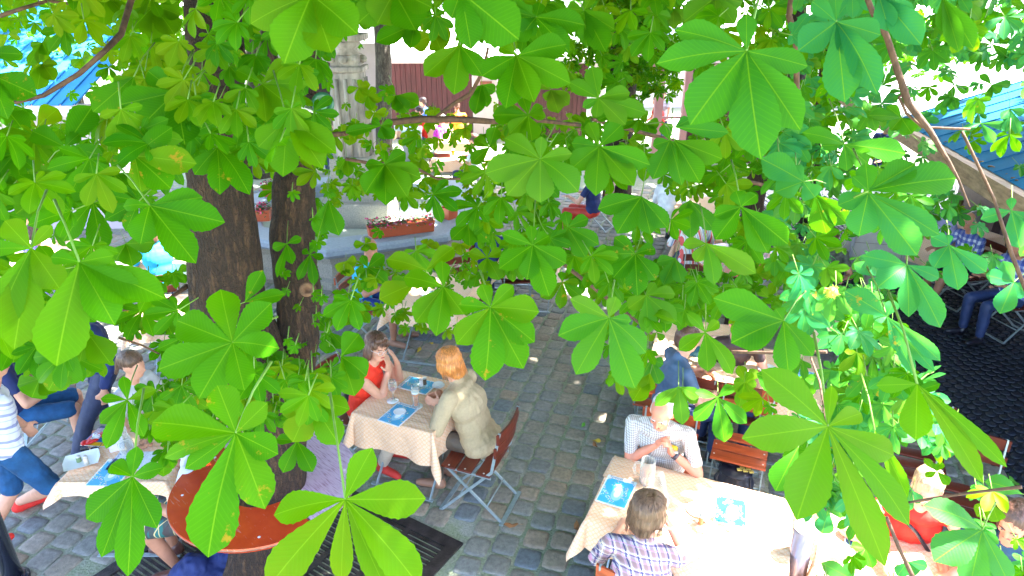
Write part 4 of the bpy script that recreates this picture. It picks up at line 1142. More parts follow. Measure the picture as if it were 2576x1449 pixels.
for sx in (-1, 1): gl.tube([hp(.032 * sx + .022 * math.cos(t), .108, .017 * math.sin(t)) for t in [k * math.pi / 8 for k in range(17)]], .0016, 6, cap=False)
gl.tube([hp(-.010, .109, .004), hp(.010, .109, .004)], .0018, 6); gl.build('glasses', RUST(), rW)
P('brown haired person leaning in at the lower right edge', (2545, 1350), 1.05, .12, A('far_right') + math.pi - .5, shirt=simple('dark teal cotton', (.01, .05, .10)), sleeve=.5, skin=SKIN_RED(), hair=m_hair('brown hair', (.10, .045, .03)), hair_style='long', voxel=.012, hyaw=0, hpitch=25)
strp = plaid('red blue striped shirt', (.72, .72, .75), [('a', 9, 0, .13, (.75, .04, .03), .9), ('a', 9, .35, .05, (.02, .2, .5), .8), ('a', 9, .7, .05, (.55, .3, .15), .8)])
P('person seen from behind in a red and blue striped shirt beside the ringed tree', (1745, 568), 1.03, .08, -8, shirt=strp, sleeve=.9, hair=m_hair('grey hair', (.14, .13, .13)), hpitch=20)
P('grey haired person in a white shirt at the sunlit table', (1686, 468), 1.03, .08, -40, shirt=simple('white cotton', (.75, .78, .85)), sleeve=1.7, hair=m_hair('white hair', (.62, .60, .58)))
P('person in red trousers on a folding chair beside the blue bag', (1490, 458), 1.03, .04, 60, shirt=simple('dark blue cotton', (.008, .02, .10)), sleeve=.5, trousers=simple('red trousers', (.50, .03, .015)), shoes=simple('brown leather shoe', (.3, .15, .09)))
bc = plaid('blue and white check', (.55, .6, .7), [('a', 13, 0, .26, (.01, .05, .35), .75), ('z', 13, 0, .26, (.01, .04, .30), .75)])
P('left person in a blue and white checked shirt with bare legs on the dark cobbles', (2442, 585), 1.03, .06, 100, shirt=bc, sleeve=.7, trousers=simple('dark navy shorts', (.01, .012, .04)), tro_len='shorts', skin=SKIN_TAN(), hair=m_hair('grey hair', (.14, .13, .13)), hair_style='thin', shoes=simple('grey trainer', (.30, .28, .30), .7), voxel=.012, legs=dict(kl=(-.14, .42, .50), al=(-.12, .50, .09), kr=(.13, .44, .50), ar=(.13, .34, .09)))
P('right person in a blue and white checked shirt at the right edge', (2565, 650), 1.03, .06, 100, shirt=bc, sleeve=.7, skin=SKIN_TAN(), hair=m_hair('brown hair', (.10, .045, .03)))
P('person in a white and blue top behind the people in blue checks', (2385, 545), 1.03, .06, -100, shirt=simple('lilac cotton', (.4, .4, .65)), sleeve=.5, skin=SKIN_TAN())
P('man in a red shirt and glasses at the back before the dark board wall', (1060, 296), 1.03, .06, 110, shirt=simple('bright red jersey', (.85, .03, .008)), sleeve=.8, hair=m_hair('black brown hair', (.03, .02, .02)), voxel=.018)
P('man in a blue shirt turned away behind the man in the red shirt', (1068, 272), 1.03, .06, 80, shirt=simple('mid blue cotton', (.02, .08, .35)), sleeve=.8, hair=m_hair('black brown hair', (.03, .02, .02)), voxel=.018)
P('woman in a magenta patterned top at the back', (1107, 318), 1.03, .08, -100, shirt=simple('magenta print', (.55, .03, .45), .8, .6, 25), sleeve=.6, hair=m_hair('white hair', (.62, .60, .58)), voxel=.018)
P('person in an orange shirt in front of the dark board wall', (1150, 284), 1.03, .06, 10, shirt=simple('orange cotton', (.85, .28, .01)), sleeve=.6, voxel=.018)
P('person in navy trousers at the white lit table at the back', (1196, 372), 1.03, .04, 70, shirt=simple('white cotton', (.75, .78, .85)), sleeve=.6, trousers=simple('navy trousers', (.012, .035, .13)), voxel=.018)
P('person with long brown hair in a turquoise and white top in the sun', (388, 612), 1.03, .08, 30, shirt=simple('turquoise cotton', (.02, .36, .55)), sleeve=.7, hair_style='long', hair=m_hair('chestnut brown hair', (.16, .07, .04)))
flo = simple('blue pink floral print', (.3, .2, .5), .8, .9, 30)
P('person in a floral blue and pink dress at the left', (88, 622), 1.03, .06, -30, shirt=flo, sleeve=.4, trousers=flo)
P('person with a black cap behind the floral dress', (62, 575), 1.03, .06, -10, shirt=simple('white cotton', (.75, .78, .85)), hair=m_hair('black hair', (.01, .01, .015)), sleeve=.5)
P('man in dark clothes at the red counter under the blue roof', (14, 352), 1.35, .04, 200, ph=.87, shirt=simple('dark grey cotton', (.03, .03, .04)), skin=SKIN_TAN(), sleeve=.5, legs=dict(kl=(-.10, 0, .48), al=(-.10, 0, .09), kr=(.10, 0, .48), ar=(.10, 0, .09)))
P('person in a blue shirt behind the hanging leaves left of the cream tablecloth', (1712, 898), 1.03, .08, -80, shirt=simple('dull blue cotton', (.05, .10, .18)), sleeve=.5, hair_style='short', voxel=.013)
P('person with bare arms resting on the cream tablecloth', (1850, 850), 1.03, .12, 172, shirt=simple('dark brown cotton', (.04, .02, .02)), sleeve=.5, voxel=.013)
P('person in a camouflage top left of the stone counter', (2085, 625), 1.03, .08, 160, shirt=simple('camouflage cotton', (.06, .07, .05), .8, .7, 20), sleeve=.5, skin=SKIN_TAN())
P('person in a dark shirt under the eave of the market hall', (2230, 335), 1.35, .04, 120, ph=.87, shirt=simple('dark blue cotton', (.008, .02, .10)), skin=SKIN_TAN(), legs=dict(kl=(-.10, 0, .48), al=(-.10, 0, .09), kr=(.10, 0, .48), ar=(.10, 0, .09)))
P('person in a pale blue shirt beside the mauve posts', (1668, 250), 1.3, .04, 160, ph=.80, shirt=simple('pale blue cotton', (.5, .55, .75)), voxel=.02, legs=dict(kl=(-.10, 0, .48), al=(-.10, 0, .09), kr=(.10, 0, .48), ar=(.10, 0, .09)))
P('person in a red shirt bent forward beside the mauve posts', (1655, 268), 1.2, .1, 100, ph=.70, shirt=simple('bright red jersey', (.85, .03, .008)), voxel=.02, legs=dict(kl=(-.10, 0, .40), al=(-.10, 0, .09), kr=(.10, 0, .40), ar=(.10, 0, .09)))
P('person in a pink top near the foot of the fountain pillar', (845, 330), 1.03, .06, 40, shirt=simple('pink cotton', (.7, .3, .35)), voxel=.02)
P('person in a dark top left of the fountain pillar', (822, 300), 1.03, .06, -100, shirt=simple('dark grey cotton', (.03, .03, .04)), voxel=.02)

# ------------------------------------------------------------------ things on the tables
menu(tp_(1003, 1043), a1 - R_(4), 'blue menu with a white plate on it at the near edge of the small table')
menu(tp_(1051, 970), a1 + R_(88), 'blue menu under the salt and pepper between the two women', m_menu('menu cover b', (.06, .38, .66), 3.3))
saucer(tp_(1006, 1041) + V((0, 0, .010)), .052, 'white plate lying on the near blue menu')
saucer(tp_(1103, 972), .055, 'white plate on the table corner beside the red haired woman')
saucer(tp_(1103, 972) + V((0, 0, .013)), .045, 'smaller white saucer stacked on the plate beside the red haired woman')
saucer(tp_(1057, 978) + V((0, 0, .010)), .05, 'clear dish under the salt and pepper on the menu', mat=m_glass('mug glass'))
shaker(tp_(1060, 974) + V((0, 0, .016)), WHITE(), 'white salt shaker on the menu between the two women')
shaker(tp_(1069, 970) + V((0, 0, .016)), simple('ground pepper', (.12, .08, .05)), 'brown pepper shaker on the menu between the two women')
beer_mat(tp_(1049, 1022), 'round beer mat under the tall beer glass'); beer_mat(tp_(988, 1008), 'round beer mat under the wine glass')
t = thing('beer_glass', 'tall slim wheat beer glass half full in front of the red haired woman', 'beer glass', tp_(1047, 1024))
MB().lathe((0, 0, 0), [(.030, 0), (.030, .012), (.024, .03), (.026, .08), (.034, .16), (.036, .21), (.034, .21), (.032, .16), (.0235, .08), (.021, .03), (0, .02)], 24).build('glass', m_glass('mug glass'), t)
MB().lathe((0, 0, 0), [(.019, .022), (.0205, .03), (.0225, .08), (.030, .135), (0, .135)], 20).build('beer', simple('amber beer', (.50, .13, .002)), t)
MB().lathe((0, 0, 0), [(.030, .1355), (.0315, .152), (0, .154)], 20).build('foam', WHITE(), t)
t = thing('wine_glass', 'clear stemmed wine glass near the elbow of the woman in red', 'wine glass', tp_(990, 1006))
MB().lathe((0, 0, 0), [(.034, 0), (.034, .002), (.005, .006), (.004, .07), (.012, .08), (.034, .11), (.038, .15), (.030, .19), (.028, .19), (.036, .15), (.032, .112), (0, .085)], 24).build('glass', m_glass('mug glass'), t)
MB().lathe((0, 0, 0), [(.003, .086), (.030, .110), (0, .1105)], 20).build('wine', simple('rose wine', (.5, .08, .12), .1, bmp=0), t)

menu(tp_(1551, 1238), aR - R_(2), 'blue menu with the white oval dish at the left end of the sunlit table', m_menu('menu cover c', (.05, .40, .72), 7.7))
menu(tp_(1838, 1285), aR + R_(6), 'glaring blue menu in the middle of the sunlit table', m_menu('menu cover d', (.015, .12, .28), 5.1))
saucer(tp_(1755, 1285), .075, 'white plate beside the glaring blue menu'); beer_mat(tp_(1668, 1322), 'round beer mat near the elbow of the person in the plaid shirt')
shaker(tp_(1778, 1312), WHITE(), 'salt shaker beside the glaring blue menu'); shaker(tp_(1762, 1316), simple('paprika', (.45, .12, .04)), 'reddish shaker beside the salt shaker on the sunlit table')
menu(tp_(2170, 1345), A('far_right'), 'blue menu on the tablecloth right of the steel post', m_menu('menu cover d', (.015, .12, .28), 5.1))
menu(tp_(284, 1190), A('left') - R_(2), 'blue menu on the bottom left table', m_menu('menu cover e', (.02, .34, .58), 9.2), size=(.23, .30))
menu(tp_(2026, 948), A('three') + R_(80), 'blue menu at the right end of the cream tablecloth')
menu(tp_(335, 1160), A('left') + R_(90), 'striped white paper menu behind the blue menu on the bottom left table', simple('printed white paper', (.6, .65, .72), .5, .3, 40, stretch=(1, 12, 1)))
# bottom left table
np_ = MB(); vs = []; r = random.Random(4)
for j in range(9):
    for i in range(9):
        x, y = (i / 8 - .5) * .24, (j / 8 - .5) * .20; k = max(abs(x) / .12, abs(y) / .10)
        vs.append((x * (1 - .12 * (abs(y) / .1)), y, .004 + .03 * k ** 3 + r.uniform(0, .004)))
np_.add(vs, [(j * 9 + i, j * 9 + i + 1, (j + 1) * 9 + i + 1, (j + 1) * 9 + i) for j in range(8) for i in range(8)], 0, True)
np_.build('napkin', simple('pale mint paper', (.74, .78, .78), .6, .04), None, 'pale napkin dish under the two shakers on the bottom left table', 'napkin', loc=tp_(208, 1166), rz=.5)
shaker(tp_(200, 1163) + V((0, 0, .008)), simple('green pepper glass', (.2, .28, .12)), 'dark pepper shaker on the pale napkin dish', .05)
shaker(tp_(219, 1170) + V((0, 0, .008)), simple('cream salt glass', (.6, .52, .42)), 'cream salt shaker on the pale napkin dish', .075)
t = thing('sunglasses', 'dark sunglasses on the bottom left table', 'sunglasses', tp_(228, 1136), A('left') + .2)
for sx in (-1, 1): MB().ell((.034 * sx, 0, .022), (.030, .006, .022)).build('lens', simple('dark lens', (.02, .02, .03), .08, bmp=0), t)
f = MB(); f.tube([(-.064, 0, .03), (0, 0, .032), (.064, 0, .03)], .0035, 6); [f.tube([(.065 * s, 0, .03), (.062 * s, .13, .012)], .0028, 6) for s in (-1, 1)]; f.build('frame', simple('grey frame', (.08, .08, .1), .3), t)
t = thing('magazine', 'colourful magazine under the red pouch on the bottom left table', 'magazine', tp_(258, 1098), A('left') - .1)
MB().box((0, 0, .003), (.19, .25, .006)).build('pages', WHITE(), t)
b = MB(); [b.add([(-.095, y0, .0075), (.095, y0, .0075), (.095, y1, .0075), (-.095, y1, .0075)], [(0, 1, 2, 3)], k) for k, (y0, y1) in enumerate(((-.125, -.08), (-.08, .02), (.02, .095), (.095, .125)))]
b.build('cover', [simple('yellow print', (.75, .5, .02), .4), simple('blue print', (.02, .15, .5), .4), simple('mixed print', (.35, .25, .3), .4, .8, 40), simple('navy print', (.01, .02, .06), .4)], t)
rp_ = MB(); rp_.ell((0, 0, .018), (.045, .06, .018)); rp_.ell((.045, .05, .02), (.035, .035, .016)); rp_.ell((-.03, -.05, .014), (.04, .03, .014))
o = rp_.blob('pouch', simple('red leather', (.55, .01, .008), .4), None, .006, 2, wrinkle=.01, wscale=V((20, 20, 20))); setp(o, 'crumpled red leather pouch with keys on the magazine', 'pouch'); o.location = tp_(238, 1110) + V((0, 0, .008))
ky = MB()
for k in range(5): a_ = k * .5; ky.bar((0, 0, .04 + k * .002), (.05 * math.cos(a_), .05 * math.sin(a_), .04 + k * .002), .012, .002)
ky.lathe((0, 0, .04), [(.016, 0), (.016, .003), (.012, .003), (.012, 0)], 16); ky.build('key_bunch', RUST(), None, 'bunch of steel keys lying on the red pouch', 'keys', loc=tp_(238, 1114) + V((0, 0, .005)))
t = thing('water_carafe', 'clear glass carafe on the bottom left table', 'carafe', tp_(322, 1140))
MB().lathe((0, 0, 0), [(.045, 0), (.050, .01), (.052, .10), (.030, .17), (.032, .22), (.030, .22), (.027, .17), (.048, .10), (.046, .015), (0, .01)], 24).build('glass', m_glass('mug glass'), t)
MB().lathe((0, 0, 0), [(.045, .016), (.0465, .10), (0, .10)], 20).build('water', m_glass('water', (.9, .95, 1)), t)
t = thing('folded_card', 'upright folded white card beside the carafe', 'card', tp_(296, 1130), A('left') + .5)
b = MB(); b.add([(-.05, -.02, 0), (.05, -.02, 0), (.05, 0, .14), (-.05, 0, .14), (.05, .02, 0), (-.05, .02, 0)], [(0, 1, 2, 3), (3, 2, 4, 5)]); b.build('card', simple('lilac white card', (.66, .62, .74), .6), t)
br_ = MB(); r = random.Random(8)
for k in range(12): br_.ell((r.uniform(-.06, .06), r.uniform(-.05, .05), r.uniform(.02, .06)), (r.uniform(.02, .035), .02, .018), Matrix.Rotation(r.uniform(0, 3), 3, 'Z'))
o = br_.blob('bread', simple('brown bread', (.32, .15, .08), .8, .5, 30), None, .007, 1); setp(o, 'brown bread rolls in a heap behind the carafe', 'bread'); o.location = tp_(372, 1125)
# middle table and six
for (u, v), lb in (((1035, 715), 'white plate on the table of the man in the turquoise shirt'), ((1075, 740), 'white plate at the far side of the pointed tablecloth'), ((1320, 620), 'white plate before the man in the dark blue shirt'), ((1360, 636), 'white plate at the right of the table before the man in dark blue'), ((1855, 905), 'white plate on the cream tablecloth beside the bare arms'), ((1930, 930), 'white plate at the right of the cream tablecloth'), ((1130, 395), 'white plate on the white lit table at the back')):
    saucer(tp_(u, v), .09, lb, 'plates on the tables')
t = thing('beer_glass', 'straight glass of amber beer on the white lit table at the back', 'beer glass', tp_(1140, 393))
MB().lathe((0, 0, 0), [(.035, 0), (.04, .13), (0, .13)], 16).build('beer', simple('amber beer', (.50, .13, .002)), t); MB().lathe((0, 0, .131), [(.04, 0), (.04, .02), (0, .02)], 16).build('foam', WHITE(), t)
t = thing('cutlery_box', 'white napkin box on the cream tablecloth at the back', 'napkin box', tp_(1008, 328), 0)
MB().box((0, 0, .07), (.3, .2, .14), bev=.01).build('box', WHITE(), t); MB().box((0, 0, .15), (.2, .1, .03)).build('napkins', simple('white paper', (.75, .75, .75)), t)

# bags
def bag(name, label, cat, loc, rz, parts, group=None, voxel=.012):
    t = thing(name, label, cat, loc, rz, group); b = MB()
    for c_, r_ in parts: b.ell(c_, r_)
    return t, b
t, b = bag('rucksack', 'black rucksack with yellow patches standing in front of the empty slatted chair', 'rucksack', G(1836, 1268, 0), aR, [((0, 0, .20), (.16, .11, .20)), ((0, -.03, .13), (.17, .13, .13)), ((0, .02, .35), (.13, .09, .08))])
b.blob('body', simple('black nylon', (.012, .014, .03), .45, .3), t, .012, 2, wrinkle=.016, wscale=V((14, 14, 10)))
MB().ell((-.02, -.125, .14), (.09, .045, .10)).blob('front_pocket', simple('grey lilac nylon', (.30, .30, .40), .6), t, .012, 2, wrinkle=.01)
MB().ell((.0, -.04, .375), (.14, .12, .035)).blob('flap', simple('black nylon', (.012, .014, .03)), t, .012, 2, wrinkle=.012)
yp = MB(); [yp.box((.05 + dx, -.03 + dy, .412 - dy * .1), (.035, .03, .006), Matrix.Rotation(.4, 3, 'Z')) for dx, dy in ((0, 0), (.045, .01), (-.02, -.04), (.025, -.035), (.07, -.03), (.02, .04))]; yp.build('patches', simple('dull yellow patch', (.55, .45, .12), .7), t)
st_ = MB(); [st_.tube([(x, -.02, .40), (x * 1.3, -.14, .34), (x * 1.2, -.16, .20), (x, -.13, .06)], .009, 6) for x in (-.10, .10)]; st_.tube([(-.04, .05, .40), (0, .06, .46), (.04, .05, .40)], .008, 6); st_.build('straps', BLACK(), t)
t, b = bag('handbag', 'black leather handbag hanging at the side of the woman in the red top', 'handbag', G(888, 1030, .42), a1, [((0, 0, .08), (.11, .07, .12)), ((0, 0, .16), (.07, .05, .06))])
b.blob('body', simple('black leather', (.012, .012, .015), .3, .2), t, .012, 2, wrinkle=.012)
MB().tube([(.0, 0, .18), (.10, .06, .30), (.20, .10, .42)], .008, 6).build('strap', BLACK(), t)
t, b = bag('handbag', 'black bag on the chair beside the man in the dark blue shirt', 'handbag', G(1275, 682, .47), 0, [((0, 0, .09), (.16, .1, .10)), ((.05, 0, .15), (.10, .07, .06))])
b.blob('body', simple('black leather', (.012, .012, .015)), t, .014, 2, wrinkle=.012); MB().tube([(-.1, 0, .12), (0, 0, .26), (.1, 0, .12)], .007, 6).build('strap', BLACK(), t)
t, b = bag('bag', 'dark blue cloth bag on the paving beside the person in red trousers', 'bag', G(1456, 560, 0), 0, [((0, 0, .10), (.14, .10, .10)), ((.03, 0, .17), (.07, .06, .06))])
b.blob('body', simple('royal blue nylon', (.01, .02, .16)), t, .014, 2, wrinkle=.014); MB().tube([(-.08, 0, .14), (0, 0, .25), (.08, 0, .14)], .007, 6).build('strap', BLACK(), t)
t, b = bag('jacket', 'dark blue jacket lying folded under the ring table', 'jacket', G(540, 1475, .0), .3, [((0, 0, .12), (.30, .20, .12)), ((.18, .06, .22), (.20, .15, .12)), ((-.1, -.02, .22), (.14, .12, .10)), ((.25, .05, .33), (.10, .09, .14))])
b.blob('body', simple('dark blue cotton', (.008, .02, .10)), t, .012, 3, wrinkle=.03, wscale=V((9, 9, 7)))
t, b = bag('jacket', 'teal quilted jacket hung over the chair behind the hanging leaves', 'jacket', G(1750, 985, .35), A('three'), [((0, 0, .34), (.26, .06, .16)), ((0, -.02, .16), (.25, .07, .18))])
b.blob('body', simple('teal quilted cloth', (.03, .16, .22), .7, .2), t, .014, 2, wrinkle=.012, wscale=V((16, 16, 16)))

# fallen leaves on the paving
r = random.Random(21)
fcol = [simple('yellowed leaf', (.55, .38, .03), .7), simple('green fallen leaf', (.12, .38, .03), .6), simple('brown fallen leaf', (.28, .12, .04), .8)]
spots = [(1467, 1070, 1), (1499, 1108, 0), (1497, 1119, 2), (1288, 1320, 2), (1450, 1325, 2), (1085, 862, 0), (1110, 880, 2), (1055, 880, 0), (1120, 845, 2), (2550, 1210, 1), (2500, 1110, 2), (120, 1190, 0), (1335, 745, 0), (1300, 790, 2)]
for u, v, k in spots:
    p = G(u, v, .018); b = MB(); s = r.uniform(.035, .055); vs = [V((0, 0, 0))]
    for i in range(12):
        t_ = i / 12 * 2 * math.pi; rr = s * (1.0 if i else 1.4) * (.55 + .45 * abs(math.cos(t_))); vs.append(V((rr * math.cos(t_), rr * .7 * math.sin(t_), .012 * math.sin(t_ * 2 + k))))
    b.add(vs, [(0, i + 1, (i + 1) % 12 + 1) for i in range(12)]); b.tube([(-s * .9, 0, 0), (-s * 1.8, .004, .004)], .0015, 5)
    b.build('fallen_leaf', fcol[k], None, ['yellow fallen leaf on the paving', 'green fallen leaf lying flat on the setts', 'curled brown fallen leaf on the paving'][k], 'leaf', 'fallen leaves of one colour ' + ['yellow', 'green', 'brown'][k], loc=p, rz=r.uniform(0, 6.28))
# ------------------------------------------------------------------ leaf material
def m_leaf(name, dark, mid, yel, trans=.42):
    m, nt, b, out = newmat(name)
    at = nt.nodes.new('ShaderNodeAttribute'); at.attribute_name = 'tint'
    sp = nt.nodes.new('ShaderNodeSeparateColor'); L(nt, at.outputs['Color'], sp.inputs[0])
    uv = nt.nodes.new('ShaderNodeTexCoord').outputs['UV']
    us = nt.nodes.new('ShaderNodeSeparateXYZ'); L(nt, uv, us.inputs[0])
    lat = mathn(nt, 'MULTIPLY', mathn(nt, 'ABSOLUTE', mathn(nt, 'SUBTRACT', us.outputs['X'], .5)), 2.0)
    s = mathn(nt, 'FRACT', mathn(nt, 'MULTIPLY', mathn(nt, 'SUBTRACT', us.outputs['Y'], mathn(nt, 'MULTIPLY', lat, .20)), 17.0))
    vein = mathn(nt, 'POWER', mathn(nt, 'MULTIPLY', mathn(nt, 'ABSOLUTE', mathn(nt, 'SUBTRACT', s, .5)), 2.0), 8.0)
    mid_ = mathn(nt, 'LESS_THAN', lat, .028)
    base = ramp(nt, sp.outputs[0], [(0, dark), (.5, mid), (1, yel)])
    base = mixc(nt, mathn(nt, 'MULTIPLY', sp.outputs[2], 1.0), base, (.012, .20, .075))  # bluish sky gloss of the right-hand leaves, mixed into the base colour
    blot = noisen(nt, texco(nt), 16, 3)
    base = mixc(nt, mathn(nt, 'MULTIPLY', mathn(nt, 'SUBTRACT', blot, .35), 1.0), base, tuple(c * 1.25 for c in mid))
    col = mixc(nt, mathn(nt, 'MULTIPLY', vein, .28), base, (.10, .32, .004))
    col = mixc(nt, mathn(nt, 'MULTIPLY', mid_, .5), col, (.20, .38, .01))
    # brown and yellow blight on the few leaves that have it
    bl = mathn(nt, 'MULTIPLY', mathn(nt, 'MINIMUM', mathn(nt, 'MAXIMUM', mathn(nt, 'MULTIPLY', mathn(nt, 'SUBTRACT', noisen(nt, texco(nt), 26, 5, .7), .60), 14.0), 0.0), 1.0), mathn(nt, 'GREATER_THAN', sp.outputs[1], .90))
    col = mixc(nt, mathn(nt, 'MULTIPLY', bl, .85), col, (.36, .19, .012))
    L(nt, col, b.inputs['Base Color']); b.inputs['Roughness'].default_value = .5; b.inputs['Specular IOR Level'].default_value = .10
    h = mathn(nt, 'ADD', mathn(nt, 'MULTIPLY', s, .5), vein)
    bp = bump(nt, b, mathn(nt, 'ABSOLUTE', mathn(nt, 'SUBTRACT', s, .5)), .12, .004)
    tr = nt.nodes.new('ShaderNodeBsdfTranslucent'); mx = nt.nodes.new('ShaderNodeMixShader'); mx.inputs[0].default_value = trans
    L(nt, mixc(nt, .35, col, (.16, .48, .004)), tr.inputs[0]); L(nt, b.outputs[0], mx.inputs[1]); L(nt, tr.outputs[0], mx.inputs[2]); L(nt, mx.outputs[0], out.inputs[0])
    return m
LEAF = m_leaf('chestnut leaf', (.012, .12, .001), (.040, .175, .0004), (.16, .22, .0004), .52)
LEAFU = m_leaf('shade foliage leaf', (.03, .10, .015), (.05, .12, .02), (.10, .14, .02), .12)  # duller, so the unseen shade foliage throws less green light
STALK = simple('green leaf stalk', (.11, .22, .02), .6, .2)
TWIG = simple('brown twig', (.085, .042, .022), .85, .45, 30, bmp=.6, stretch=(1, 1, .6))
BARK = m_bark('chestnut bark', (.036, .016, .007), (.085, .042, .018))
GBARK = m_bark('grey bark', (.11, .09, .07), (.2, .17, .13))

PT = [0, .1, .25, .4, .55, .68, .8, .88, .94, .975, 1]; PW = [.05, .17, .44, .70, .91, 1, .90, .66, .34, .13, 0]
def prof(t):
    for i in range(10):
        if t <= PT[i + 1]: k = (t - PT[i]) / (PT[i + 1] - PT[i]); return PW[i] * (1 - k) + PW[i + 1] * k
    return 0
def leaflet(b, B, T, w_, N, rows, r, tint, fold=.18, arch=.06, droop=.0, wav=.0):
    ax = T - B; Ln = ax.length
    if Ln < 1e-4: return
    a = ax / Ln; s = a.cross(N)
    if s.length < .05: s = a.cross(V((0, 0, 1)))
    s.normalize(); n = s.cross(a).normalized()
    if n.dot(N) < 0: n = -n; 
    vs, uv = [], []; cols = (-1, -.5, 0, .5, 1) if rows > 7 else (-1, 0, 1)
    ph = r.uniform(0, 6.28); tw = r.uniform(-.25, .25)
    for i in range(rows + 1):
        t = i / rows; hw = prof(t) * w_ / 2
        th = 1.0 + (.035 if i % 2 else -.02) * (1 if rows > 14 and t > .25 and t < .97 else 0)
        c0 = B + a * (Ln * t) + n * (arch * Ln * math.sin(math.pi * t) - droop * Ln * t * t)
        sd = (s * math.cos(tw * t) + n * math.sin(tw * t))
        for c in cols:
            e = th if abs(c) == 1 else 1
            p = c0 + sd * (hw * c * e) + n * (fold * abs(c) * hw + wav * hw * math.sin(t * 9 + ph) * c)
            vs.append(p); uv.append((.5 + .5 * c * max(prof(t), .05), t))
    m = len(cols); fs = []
    for i in range(rows):
        for k in range(m - 1): fs.append((i * m + k, i * m + k + 1, (i + 1) * m + k + 1, (i + 1) * m + k))
    b.add(vs, fs, 0, True, uv, [tint] * len(vs))

def palm(b, C, spec, N, r, rows, tint, **k):
    for T, w_ in spec: leaflet(b, C, T, w_, (N + V((r.uniform(-.15, .15),) * 3)).normalized(), rows, r, (min(1, max(0, tint[0] + r.uniform(-.13, .13))), tint[1], tint[2], 1), arch=r.uniform(.0, .13), fold=r.uniform(.05, .38), **k)

TILE = {c: (858.667 * i, 483.0 * j) for c, (i, j) in dict(A=(0, 0), B=(1, 0), C=(2, 0), D=(0, 1), E=(1, 1), F=(2, 1), G=(0, 2), H=(1, 2), I=(2, 2)).items()}
